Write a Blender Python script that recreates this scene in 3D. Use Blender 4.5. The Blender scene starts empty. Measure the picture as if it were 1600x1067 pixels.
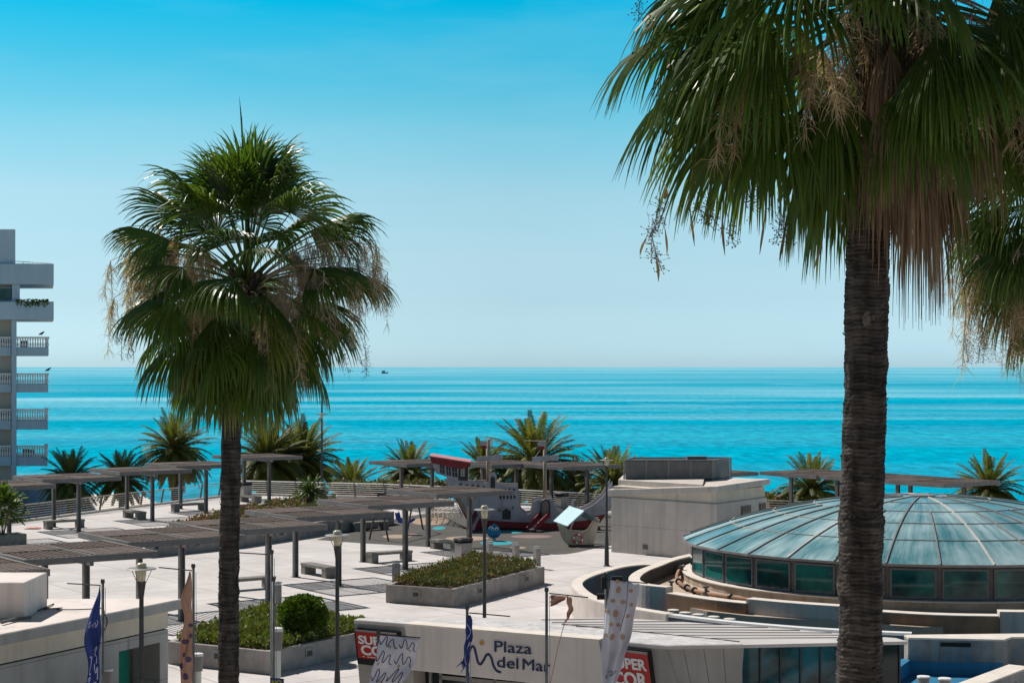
import bpy, math, random
from mathutils import Vector, Matrix, noise
R = math.radians
sc = bpy.context.scene
COL = sc.collection
# ------------------------------------------------------------------ camera, world, sun, exposure
F = 2750.0      # focal length in pixels of the 1600 px wide photograph
H = 8.5         # eye height over the plaza
HY = 573.0      # horizon row
cam_d = bpy.data.cameras.new('camera'); cam = bpy.data.objects.new('camera', cam_d); COL.objects.link(cam)
cam.location = (0, 0, H); cam.rotation_euler = (R(90), 0, 0)
cam_d.sensor_width = 36; cam_d.lens = 36 * F / 1600; cam_d.shift_y = (HY - 533.5) / 1600
cam_d.clip_start = 1.0; cam_d.clip_end = 200000
sc.camera = cam
SUN_AZ = R(-47); SUN_EL = R(50)
w = bpy.data.worlds.new('World'); sc.world = w; w.use_nodes = True
nt = w.node_tree; nt.nodes.clear()
def nn(t, typ, **k):
    n = t.nodes.new(typ)
    for a, b in k.items(): setattr(n, a, b)
    return n
wo = nn(nt, 'ShaderNodeOutputWorld'); bg = nn(nt, 'ShaderNodeBackground'); sky = nn(nt, 'ShaderNodeTexSky')
sky.sky_type = 'NISHITA'; sky.sun_disc = False; sky.sun_elevation = SUN_EL; sky.sun_rotation = SUN_AZ
sky.air_density = 1.0; sky.dust_density = 0.6; sky.ozone_density = 2.0
tc = nn(nt, 'ShaderNodeTexCoord'); sx = nn(nt, 'ShaderNodeSeparateXYZ'); rp = nn(nt, 'ShaderNodeValToRGB'); mx = nn(nt, 'ShaderNodeMix', data_type='RGBA', blend_type='MULTIPLY')
nt.links.new(tc.outputs['Generated'], sx.inputs[0]); nt.links.new(sx.outputs['Z'], rp.inputs['Fac'])
mx.inputs['Factor'].default_value = 1
nt.links.new(sky.outputs[0], mx.inputs['A']); nt.links.new(rp.outputs[0], mx.inputs['B'])
# brighter haze towards +X and very faint high cirrus
hz = nn(nt, 'ShaderNodeMapRange'); hz.inputs['From Max'].default_value = 0.28; hz.inputs['To Min'].default_value = 1.0; hz.inputs['To Max'].default_value = 1.22; nt.links.new(sx.outputs['X'], hz.inputs['Value'])
cm = nn(nt, 'ShaderNodeMapping'); cm.inputs['Scale'].default_value = (2.2, 2.2, 14); cm.inputs['Rotation'].default_value = (0, R(4), 0); nt.links.new(tc.outputs['Generated'], cm.inputs[0])
cn = nn(nt, 'ShaderNodeTexNoise'); cn.inputs['Scale'].default_value = 1.6; cn.inputs['Detail'].default_value = 6; cn.inputs['Roughness'].default_value = .6; nt.links.new(cm.outputs[0], cn.inputs['Vector'])
cr2 = nn(nt, 'ShaderNodeMapRange'); cr2.inputs['From Min'].default_value = .45; cr2.inputs['From Max'].default_value = .75; cr2.inputs['To Max'].default_value = .10; nt.links.new(cn.outputs['Fac'], cr2.inputs['Value'])
hm = nn(nt, 'ShaderNodeVectorMath', operation='SCALE'); nt.links.new(mx.outputs['Result'], hm.inputs[0]); nt.links.new(hz.outputs[0], hm.inputs['Scale'])
ci = nn(nt, 'ShaderNodeMix', data_type='RGBA'); nt.links.new(cr2.outputs[0], ci.inputs['Factor']); nt.links.new(hm.outputs[0], ci.inputs['A']); ci.inputs['B'].default_value = (7.0, 8.2, 9.0, 1)
nt.links.new(ci.outputs['Result'], bg.inputs['Color']); nt.links.new(bg.outputs[0], wo.inputs[0])
bg.inputs['Strength'].default_value = 0.1
SKYRAMP = [(0.0, (0.685, 1.11, 1.701)), (0.0095, (0.685, 1.11, 1.701)), (0.0374, (0.642, 0.914, 1.256)), (0.061, (0.669, 0.905, 1.098)), (0.097, (0.682, 0.939, 1.008)), (0.1326, (0.446, 0.944, 0.969)), (0.1678, (0.173, 0.9, 0.968)), (0.2023, (0.0, 0.898, 1.021)), (0.23, (0.0, 0.8351400000000001, 0.9801599999999999)), (0.42, (0.3, 0.28, 0.26)), (1.0, (0.36, 0.28, 0.25))]
cr = rp.color_ramp
cr.elements[0].position, cr.elements[0].color = SKYRAMP[0][0], (*SKYRAMP[0][1], 1)
cr.elements[1].position, cr.elements[1].color = SKYRAMP[-1][0], (*SKYRAMP[-1][1], 1)
for p_, c_ in SKYRAMP[1:-1]:
    e_ = cr.elements.new(p_); e_.color = (*c_, 1)
sd = bpy.data.lights.new('sun', 'SUN'); sun = bpy.data.objects.new('sun', sd); COL.objects.link(sun)
sd.energy = 5.0; sd.angle = R(0.5); sd.color = (1.0, 0.95, 0.89)
sdir = Vector((math.sin(SUN_AZ) * math.cos(SUN_EL), math.cos(SUN_AZ) * math.cos(SUN_EL), math.sin(SUN_EL)))
sun.rotation_euler = (-sdir).to_track_quat('-Z', 'Y').to_euler()
vs = sc.view_settings; vs.view_transform = 'Standard'; vs.look = 'None'; vs.exposure = 0.10; vs.gamma = 1.0

# ------------------------------------------------------------------ helpers
def P(px, py, z=0.0):
    d = F * (H - z) / (py - HY)
    return Vector(((px - 800) / F * d, d, z))
def D(px, py, d):
    return Vector(((px - 800) / F * d, d, H - (py - HY) / F * d))
def onplane(px, py, p0, n):
    r = Vector(((px - 800) / F, 1, -(py - HY) / F)); o = Vector((0, 0, H))
    return o + r * ((p0 - o).dot(n) / r.dot(n))
UP = Vector((0, 0, 1))

def tag(o, label=None, cat=None, group=None, kind=None):
    if label: o['label'] = label
    if cat: o['category'] = cat
    if group: o['group'] = group
    if kind: o['kind'] = kind
    return o
def thing(name, label, cat, loc=(0, 0, 0), rz=0, group=None):
    o = bpy.data.objects.new(name, None); COL.objects.link(o)
    o.location = loc; o.rotation_euler = (0, 0, rz); o.empty_display_size = 0.3
    return tag(o, label, cat, group)
def copy_tree(o, parent=None):
    c = o.copy(); COL.objects.link(c); c.parent = parent
    for ch in list(o.children): copy_tree(ch, c)
    return c

class MB:
    """collects geometry; build() links it as one mesh object"""
    def __init__(s): s.v = []; s.f = []; s.t = []; s.uv = []
    def add(s, vs_, fs, tint=None):
        b = len(s.v); s.v.extend([tuple(x) for x in vs_]); s.f.extend([tuple(i + b for i in f) for f in fs])
        if tint is not None: s.t.extend(tint if isinstance(tint, list) else [tint] * len(vs_))
        return s
    def box(s, c, size, rz=0.0, taper=1.0):
        x, y, z = size[0] / 2, size[1] / 2, size[2] / 2; c = Vector(c); ca, sa = math.cos(rz), math.sin(rz)
        vs_ = []
        for dz, k in ((-z, 1), (z, taper)):
            for dx, dy in ((-x, -y), (x, -y), (x, y), (-x, y)):
                dx *= k; dy *= k
                vs_.append(c + Vector((dx * ca - dy * sa, dx * sa + dy * ca, dz)))
        return s.add(vs_, [(3, 2, 1, 0), (4, 5, 6, 7), (0, 1, 5, 4), (1, 2, 6, 5), (2, 3, 7, 6), (3, 0, 4, 7)])
    def bar(s, a, b, w_, h_, up=UP):
        """rectangular bar from a to b, width w_ sideways, height h_ along up"""
        a = Vector(a); b = Vector(b); d = (b - a).normalized(); sd_ = d.cross(up)
        if sd_.length < 1e-4: sd_ = d.cross(Vector((0, 1, 0)))
        sd_.normalize(); u = sd_.cross(d).normalized()
        o = [sd_ * (-w_ / 2) + u * (-h_ / 2), sd_ * (w_ / 2) + u * (-h_ / 2), sd_ * (w_ / 2) + u * (h_ / 2), sd_ * (-w_ / 2) + u * (h_ / 2)]
        return s.add([a + q for q in o] + [b + q for q in o], [(0, 3, 2, 1)[::-1], (4, 5, 6, 7)[::-1], (0, 1, 5, 4)[::-1], (1, 2, 6, 5)[::-1], (2, 3, 7, 6)[::-1], (3, 0, 4, 7)[::-1]])
    def tube(s, pts, r, n=8, cap=True):
        pts = [Vector(p) for p in pts]; rs = r if isinstance(r, (list, tuple)) else [r] * len(pts)
        vs_ = []; fs = []; pu = None
        for i, p in enumerate(pts):
            d = (pts[min(i + 1, len(pts) - 1)] - pts[max(i - 1, 0)]).normalized()
            if pu is None:
                pu = d.orthogonal().normalized()
            else:
                pu = (pu - d * pu.dot(d)); pu = pu.normalized() if pu.length > 1e-6 else d.orthogonal().normalized()
            q = d.cross(pu)
            for k in range(n):
                a = 2 * math.pi * k / n
                vs_.append(p + (pu * math.cos(a) + q * math.sin(a)) * rs[i])
        for i in range(len(pts) - 1):
            for k in range(n):
                k2 = (k + 1) % n
                fs.append((i * n + k, i * n + k2, (i + 1) * n + k2, (i + 1) * n + k))
        if cap:
            fs.append(tuple(range(n))[::-1]); fs.append(tuple((len(pts) - 1) * n + k for k in range(n)))
        return s.add(vs_, fs)
    def lathe(s, c, prof, n=20, cap=True):
        """prof: list of (radius, z)"""
        c = Vector(c); vs_ = []; fs = []
        for r_, z_ in prof:
            for k in range(n):
                a = 2 * math.pi * k / n; vs_.append(c + Vector((r_ * math.cos(a), r_ * math.sin(a), z_)))
        for i in range(len(prof) - 1):
            for k in range(n):
                k2 = (k + 1) % n; fs.append((i * n + k, i * n + k2, (i + 1) * n + k2, (i + 1) * n + k))
        if cap:
            fs.append(tuple(range(n))[::-1]); fs.append(tuple((len(prof) - 1) * n + k for k in range(n)))
        return s.add(vs_, fs)
    def prism(s, poly, d):
        """planar polygon extruded by the vector d"""
        poly = [Vector(p) for p in poly]; d = Vector(d); n = len(poly)
        nrm = Vector((0, 0, 0))
        for i in range(n): nrm += (poly[i] - poly[0]).cross(poly[(i + 1) % n] - poly[0])
        if nrm.dot(d) > 0: poly = poly[::-1]
        return s.add(poly + [p + d for p in poly], [tuple(range(n)), tuple(range(2 * n - 1, n - 1, -1))] + [((i + 1) % n, i, n + i, n + (i + 1) % n) for i in range(n)])
    def slab(s, poly, z0, z1):
        return s.prism([Vector((p[0], p[1], z0)) for p in poly], (0, 0, z1 - z0))
    def wall(s, path, z0, z1, th, closed=False):
        """wall with its outer line on path, thickness th to the left of it; z0/z1 numbers"""
        path = [Vector((p[0], p[1], 0)) for p in path]; n = len(path); inner = []
        for i in range(n):
            a = path[(i - 1) % n] if (closed or i > 0) else path[i]; b = path[(i + 1) % n] if (closed or i < n - 1) else path[i]
            t = (b - a).normalized(); inner.append(path[i] + Vector((-t.y, t.x, 0)) * th)
        vs_ = []
        for p, q in zip(path, inner): vs_ += [(p.x, p.y, z0), (q.x, q.y, z0), (q.x, q.y, z1), (p.x, p.y, z1)]
        fs = []
        for i in range(n if closed else n - 1):
            a = 4 * i; b = 4 * ((i + 1) % n)
            for k in range(4): fs.append((a + k, a + (k + 1) % 4, b + (k + 1) % 4, b + k)[::-1])
        if not closed: fs += [(0, 1, 2, 3)[::-1], tuple(4 * (n - 1) + k for k in range(4))]
        return s.add(vs_, fs)
    def build(s, name, m, parent=None, smooth=False, bevel=0, label=None):
        me = bpy.data.meshes.new(name); v = s.v
        if parent is not None and getattr(s, 'world', True) and not getattr(s, 'local', False):
            ox, oy, oz = parent.matrix_world.translation if parent.parent else parent.location
            q = parent
            ox = oy = oz = 0
            while q is not None: ox += q.location[0]; oy += q.location[1]; oz += q.location[2]; q = q.parent
            v = [(x - ox, y - oy, z - oz) for x, y, z in v]
        me.from_pydata(v, [], s.f)
        if s.t and len(s.t) == len(s.v):
            at = me.attributes.new('tint', 'FLOAT', 'POINT'); at.data.foreach_set('value', s.t)
        me.materials.append(m); me.update()
        if smooth: me.polygons.foreach_set('use_smooth', [True] * len(me.polygons))
        o = bpy.data.objects.new(name, me); COL.objects.link(o); o.parent = parent
        if bevel:
            b = o.modifiers.new('bevel', 'BEVEL'); b.width = bevel; b.segments = 1; b.limit_method = 'ANGLE'; b.angle_limit = R(40)
        if label: o['label'] = label
        return o
def LMB():
    m = MB(); m.local = True; return m

# ------------------------------------------------------------------ materials
MATS = {}
def newmat(name):
    m = bpy.data.materials.new(name); m.use_nodes = True; t = m.node_tree
    b = t.nodes['Principled BSDF']; return m, t, b
def setp(b, **k):
    for a, v in k.items(): b.inputs[a.replace('_', ' ')].default_value = v
def c4(c): return (c[0], c[1], c[2], 1)
def M(name, c1, c2=None, scale=1.5, rough=0.7, bump=0.0, bscale=None, streak=None, streak_amt=0.5, metal=0.0, spec=0.4, stretch=(1, 1, 1), detail=6, lo=0.35, hi=0.65):
    """two-colour noise material in object space with optional run-down stains"""
    m, t, b = newmat(name); L = t.links.new
    setp(b, Roughness=rough, Metallic=metal); b.inputs['Specular IOR Level'].default_value = spec
    if c2 is None: c2 = tuple(x * 0.8 for x in c1)
    co = nn(t, 'ShaderNodeTexCoord'); mp = nn(t, 'ShaderNodeMapping'); mp.inputs['Scale'].default_value = stretch
    L(co.outputs['Object'], mp.inputs[0])
    no = nn(t, 'ShaderNodeTexNoise'); no.inputs['Scale'].default_value = scale; no.inputs['Detail'].default_value = detail; no.inputs['Roughness'].default_value = 0.6
    L(mp.outputs[0], no.inputs['Vector'])
    r_ = nn(t, 'ShaderNodeMapRange'); r_.inputs['From Min'].default_value = lo; r_.inputs['From Max'].default_value = hi
    L(no.outputs['Fac'], r_.inputs['Value'])
    mi = nn(t, 'ShaderNodeMix', data_type='RGBA'); L(r_.outputs[0], mi.inputs['Factor']); mi.inputs['A'].default_value = c4(c1); mi.inputs['B'].default_value = c4(c2)
    out = mi.outputs['Result']
    if streak:
        mp2 = nn(t, 'ShaderNodeMapping'); mp2.inputs['Scale'].default_value = (2.2, 2.2, 0.12); L(co.outputs['Object'], mp2.inputs[0])
        n2 = nn(t, 'ShaderNodeTexNoise'); n2.inputs['Scale'].default_value = 1.6; n2.inputs['Detail'].default_value = 7; L(mp2.outputs[0], n2.inputs['Vector'])
        r2 = nn(t, 'ShaderNodeMapRange'); r2.inputs['From Min'].default_value = 0.5; r2.inputs['From Max'].default_value = 0.75; r2.inputs['To Max'].default_value = streak_amt
        L(n2.outputs['Fac'], r2.inputs['Value'])
        m2 = nn(t, 'ShaderNodeMix', data_type='RGBA'); L(r2.outputs[0], m2.inputs['Factor']); L(out, m2.inputs['A']); m2.inputs['B'].default_value = c4(streak); out = m2.outputs['Result']
    L(out, b.inputs['Base Color'])
    if bump:
        n3 = nn(t, 'ShaderNodeTexNoise'); n3.inputs['Scale'].default_value = bscale or scale * 8; n3.inputs['Detail'].default_value = 5; L(mp.outputs[0], n3.inputs['Vector'])
        bu = nn(t, 'ShaderNodeBump'); bu.inputs['Strength'].default_value = bump; bu.inputs['Distance'].default_value = 0.02; L(n3.outputs['Fac'], bu.inputs['Height']); L(bu.outputs[0], b.inputs['Normal'])
    MATS[name] = m; return m
def leafmat(name, green, young, dry, rough=0.38, trans=0.3, spec=0.5):
    """foliage: tint 0 = green, 0.5 = young, 1 = dry; part of the light passes through the blade"""
    m, t, b = newmat(name); L = t.links.new
    a = nn(t, 'ShaderNodeAttribute', attribute_name='tint'); cr_ = nn(t, 'ShaderNodeValToRGB'); L(a.outputs['Fac'], cr_.inputs[0])
    e = cr_.color_ramp.elements; e[0].color = c4(green); e[1].color = c4(dry); q = cr_.color_ramp.elements.new(0.5); q.color = c4(young)
    co = nn(t, 'ShaderNodeTexCoord'); no = nn(t, 'ShaderNodeTexNoise'); no.inputs['Scale'].default_value = 3; no.inputs['Detail'].default_value = 3; L(co.outputs['Object'], no.inputs['Vector'])
    hv = nn(t, 'ShaderNodeHueSaturation'); mr = nn(t, 'ShaderNodeMapRange'); mr.inputs['To Min'].default_value = 0.65; mr.inputs['To Max'].default_value = 1.35; L(no.outputs['Fac'], mr.inputs['Value']); L(mr.outputs[0], hv.inputs['Value']); L(cr_.outputs[0], hv.inputs['Color'])
    L(hv.outputs[0], b.inputs['Base Color']); setp(b, Roughness=rough); b.inputs['Specular IOR Level'].default_value = spec
    tr = nn(t, 'ShaderNodeBsdfTranslucent'); mc = nn(t, 'ShaderNodeMix', data_type='RGBA', blend_type='MULTIPLY'); mc.inputs['Factor'].default_value = 1; L(hv.outputs[0], mc.inputs['A']); mc.inputs['B'].default_value = (1.6, 1.7, 0.5, 1)
    L(mc.outputs['Result'], tr.inputs[0]); ms = nn(t, 'ShaderNodeMixShader'); ms.inputs[0].default_value = trans
    L(b.outputs[0], ms.inputs[1]); L(tr.outputs[0], ms.inputs[2]); L(ms.outputs[0], t.nodes['Material Output'].inputs[0])
    MATS[name] = m; return m

m_paint = M('white_render', (0.72, 0.635, 0.585), (0.63, 0.555, 0.51), scale=0.7, rough=0.8, bump=0.15, streak=(0.36, 0.31, 0.27), streak_amt=0.35)
m_conc = M('concrete', (0.38, 0.345, 0.32), (0.22, 0.20, 0.185), scale=1.2, rough=0.85, bump=0.3, streak=(0.20, 0.17, 0.15), streak_amt=0.55)
m_conc_l = M('light_concrete', (0.60, 0.525, 0.475), (0.47, 0.415, 0.375), scale=1.0, rough=0.85, bump=0.3, streak=(0.30, 0.26, 0.22), streak_amt=0.45)
def panelled(name, c1, c2, bw, bh, rough=.85):
    """board-marked concrete: faint panel joints plus cloudy and run-down stains"""
    m = M(name, c1, c2, scale=.9, rough=rough, bump=.25, streak=tuple(x * .5 for x in c1), streak_amt=.45); t = m.node_tree; b = t.nodes['Principled BSDF']; L = t.links.new
    src = b.inputs['Base Color'].links[0].from_socket; co = nn(t, 'ShaderNodeTexCoord'); sp = nn(t, 'ShaderNodeSeparateXYZ'); L(co.outputs['Object'], sp.inputs[0])
    ax = nn(t, 'ShaderNodeMath', operation='MULTIPLY_ADD'); L(sp.outputs['Y'], ax.inputs[0]); ax.inputs[1].default_value = -.8; L(sp.outputs['X'], ax.inputs[2]); cb = nn(t, 'ShaderNodeCombineXYZ'); L(ax.outputs[0], cb.inputs[0]); L(sp.outputs['Z'], cb.inputs[1])
    br = nn(t, 'ShaderNodeTexBrick'); br.offset = 0; br.inputs['Scale'].default_value = 1; br.inputs['Brick Width'].default_value = bw; br.inputs['Row Height'].default_value = bh; br.inputs['Mortar Size'].default_value = .012; br.inputs['Color1'].default_value = (1, 1, 1, 1); br.inputs['Color2'].default_value = (.93, .93, .93, 1); br.inputs['Mortar'].default_value = (.66, .66, .66, 1); L(cb.outputs[0], br.inputs['Vector'])
    mi = nn(t, 'ShaderNodeMix', data_type='RGBA', blend_type='MULTIPLY'); mi.inputs['Factor'].default_value = 1; L(src, mi.inputs['A']); L(br.outputs['Color'], mi.inputs['B']); L(mi.outputs['Result'], b.inputs['Base Color']); return m
m_cap = M('pale_coping', (0.70, 0.63, 0.56), (0.60, 0.53, 0.46), scale=2, rough=0.8, bump=0.2)
m_steel = M('grey_steel', (0.135, 0.12, 0.115), (0.095, 0.085, 0.08), scale=3, rough=0.5, metal=0.0, spec=0.5)
m_steel_l = M('pale_steel', (0.27, 0.25, 0.235), (0.20, 0.185, 0.175), scale=3, rough=0.45)
m_pole = M('flagpole_paint', (0.22, 0.22, 0.21), (0.12, 0.12, 0.12), scale=6, rough=0.5)
m_dark = M('dark_iron', (0.05, 0.048, 0.046), (0.03, 0.03, 0.03), scale=5, rough=0.55)
m_black = M('black_void', (0.012, 0.012, 0.012), (0.02, 0.02, 0.02), rough=0.9)
m_wood = M('weathered_slat', (0.165, 0.108, 0.08), (0.075, 0.052, 0.042), scale=2.5, rough=0.75, bump=0.3, stretch=(1, 1, 1), lo=0.3, hi=0.7)
m_bench = M('bench_stone', (0.27, 0.25, 0.22), (0.17, 0.155, 0.14), scale=3, rough=0.9, bump=0.4)
m_glass = M('teal_glass', (0.004, 0.035, 0.04), (0.02, 0.15, 0.135), scale=0.55, rough=0.07, spec=0.4, detail=3, lo=.42, hi=.6)  # paler teal patches paint in the reflections on the panes
m_glass_d = M('dark_glass', (0.010, 0.018, 0.020), (0.016, 0.028, 0.028), scale=0.6, rough=0.08, spec=0.35, detail=2)
m_frame = M('blue_grey_frame', (0.16, 0.17, 0.19), (0.11, 0.115, 0.13), scale=4, rough=0.5)
m_terra = M('rust_washed_concrete', (0.38, 0.20, 0.11), (0.20, 0.12, 0.08), scale=1.1, rough=0.9, bump=0.3, streak=(0.34, 0.26, 0.19), streak_amt=0.4)
m_blue = M('pool_blue_paint', (0.02, 0.20, 0.36), (0.015, 0.15, 0.28), scale=1.3, rough=0.6, streak=(0.02, 0.08, 0.12), streak_amt=0.5)
m_stain = M('stained_concrete', (0.33, 0.31, 0.28), (0.10, 0.15, 0.20), scale=0.9, rough=0.85, bump=0.3, streak=(0.22, 0.13, 0.07), streak_amt=0.6)
m_roof = M('roof_metal', (0.56, 0.52, 0.50), (0.46, 0.43, 0.41), scale=1.3, rough=0.65, bump=0.1, stretch=(0.5, 3, 1))
m_soil = M('soil', (0.10, 0.07, 0.045), (0.05, 0.035, 0.025), scale=4, rough=1, bump=0.5)
m_red = M('red_paint', (0.26, 0.015, 0.02), (0.20, 0.012, 0.016), scale=2, rough=0.45)
m_sign = M('red_sign_face', (0.46, 0.02, 0.015), (0.40, 0.02, 0.015), scale=2, rough=0.4)
m_white = M('white_paint', (0.78, 0.77, 0.75), (0.70, 0.69, 0.67), scale=3, rough=0.5)
m_navy = M('navy_paint', (0.012, 0.025, 0.10), (0.010, 0.02, 0.08), rough=0.5)
m_orange = M('orange_paint', (0.50, 0.27, 0.08), (0.46, 0.24, 0.07), rough=0.5)
m_lamp = M('lamp_globe', (0.60, 0.55, 0.38), (0.50, 0.44, 0.28), scale=8, rough=0.2)
m_light = M('lit_acrylic', (0.72, 0.72, 0.68), (0.66, 0.66, 0.62), scale=3, rough=0.3)
leafmat('leaf_ground', (0.075, 0.11, 0.02), (0.15, 0.17, 0.04), (0.20, 0.13, 0.08), rough=0.55, trans=0.25)
leafmat('leaf_fan', (0.045, 0.090, 0.016), (0.10, 0.15, 0.02), (0.26, 0.20, 0.07), rough=0.36, trans=0.34, spec=0.5)
leafmat('leaf_date', (0.07, 0.095, 0.03), (0.17, 0.165, 0.045), (0.28, 0.18, 0.09), rough=0.55, trans=0.28, spec=0.25)
leafmat('leaf_shrub', (0.038, 0.080, 0.010), (0.12, 0.18, 0.02), (0.20, 0.12, 0.05), rough=0.45, trans=0.3)
leafmat('leaf_heath', (0.07, 0.09, 0.03), (0.13, 0.12, 0.05), (0.24, 0.09, 0.08), rough=0.6, trans=0.25)
leafmat('leaf_dead', (0.36, 0.26, 0.20), (0.23, 0.155, 0.115), (0.11, 0.072, 0.052), rough=0.7, trans=0.25, spec=0.2)
leafmat('flower_dry', (0.58, 0.45, 0.36), (0.46, 0.34, 0.27), (0.28, 0.19, 0.145), rough=0.8, trans=0.25, spec=0.2)

# ------------------------------------------------------------------ setting: plaza, beach, sea
def edge_path():
    pts = [(-700, 905), (-250, 858), (25, 817), (190, 796), (345, 777), (372, 773), (600, 779), (810, 789), (950, 797), (1240, 809), (1700, 828), (2400, 850)]
    return [P(a, b) for a, b in pts]
EDGE = edge_path()
def ground_mat():
    m, t, b = newmat('plaza_paving'); L = t.links.new
    co = nn(t, 'ShaderNodeTexCoord'); mp = nn(t, 'ShaderNodeMapping'); mp.inputs['Rotation'].default_value = (0, 0, R(-35.4)); L(co.outputs['Object'], mp.inputs[0])
    br = nn(t, 'ShaderNodeTexBrick'); br.offset = 0; br.inputs['Scale'].default_value = 1.0; br.inputs['Brick Width'].default_value = 4.2; br.inputs['Row Height'].default_value = 4.2; br.inputs['Mortar Size'].default_value = 0.03; br.inputs['Mortar Smooth'].default_value = 0.3
    br.inputs['Color1'].default_value = (0.59, 0.555, 0.535, 1); br.inputs['Color2'].default_value = (0.56, 0.525, 0.505, 1); br.inputs['Mortar'].default_value = (0.36, 0.32, 0.29, 1)
    L(mp.outputs[0], br.inputs['Vector'])
    no = nn(t, 'ShaderNodeTexNoise'); no.inputs['Scale'].default_value = 0.35; no.inputs['Detail'].default_value = 8; no.inputs['Roughness'].default_value = 0.65; L(co.outputs['Object'], no.inputs['Vector'])
    mr = nn(t, 'ShaderNodeMapRange'); mr.inputs['From Min'].default_value = 0.3; mr.inputs['From Max'].default_value = 0.7; mr.inputs['To Min'].default_value = 0.80; mr.inputs['To Max'].default_value = 1.08; L(no.outputs['Fac'], mr.inputs['Value'])
    n2 = nn(t, 'ShaderNodeTexNoise'); n2.inputs['Scale'].default_value = 3.5; n2.inputs['Detail'].default_value = 8; n2.inputs['Roughness'].default_value = 0.75; L(co.outputs['Object'], n2.inputs['Vector'])
    m2 = nn(t, 'ShaderNodeMapRange'); m2.inputs['From Min'].default_value = 0.62; m2.inputs['From Max'].default_value = 0.75; m2.inputs['To Min'].default_value = 1.0; m2.inputs['To Max'].default_value = 0.74; L(n2.outputs['Fac'], m2.inputs['Value'])
    mu = nn(t, 'ShaderNodeMath', operation='MULTIPLY'); L(mr.outputs[0], mu.inputs[0]); L(m2.outputs[0], mu.inputs[1])
    b2_ = nn(t, 'ShaderNodeTexBrick'); b2_.offset = 0; b2_.inputs['Scale'].default_value = 1; b2_.inputs['Brick Width'].default_value = 1.05; b2_.inputs['Row Height'].default_value = 1.05; b2_.inputs['Mortar Size'].default_value = .012; b2_.inputs['Color1'].default_value = (1, 1, 1, 1); b2_.inputs['Color2'].default_value = (.955, .95, .945, 1); b2_.inputs['Mortar'].default_value = (.80, .79, .78, 1); L(mp.outputs[0], b2_.inputs['Vector'])
    bm = nn(t, 'ShaderNodeMix', data_type='RGBA', blend_type='MULTIPLY'); bm.inputs['Factor'].default_value = 1; L(br.outputs['Color'], bm.inputs['A']); L(b2_.outputs['Color'], bm.inputs['B'])
    hv = nn(t, 'ShaderNodeHueSaturation'); L(bm.outputs['Result'], hv.inputs['Color']); L(mu.outputs[0], hv.inputs['Value']); L(hv.outputs[0], b.inputs['Base Color'])
    setp(b, Roughness=0.85); b.inputs['Specular IOR Level'].default_value = 0.25
    return m
m_plaza = ground_mat()
g = MB(); poly = [Vector((-70, -30, 0)), Vector((90, -30, 0))] + EDGE[::-1]
g.slab(poly, -5.5, 0.0); tag(g.build('plaza_pavement', m_plaza), kind='structure')
g = MB(); g.wall([p + Vector((0, 0.15, 0)) for p in EDGE], 0.0, 0.12, 0.3)
tag(g.build('plaza_kerb', m_cap), kind='structure')
m_sand = M('beach_sand', (0.50, 0.42, 0.32), (0.40, 0.33, 0.25), scale=0.3, rough=0.95, bump=0.3)
g = MB(); g.add([(-400, 30, -5.2), (400, 30, -5.2), (400, 165, -5.2), (-400, 165, -5.2), (-400, 195, -8.6), (400, 195, -8.6)], [(0, 1, 2, 3), (3, 2, 5, 4)])
tag(g.build('beach', m_sand), kind='structure')

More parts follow.
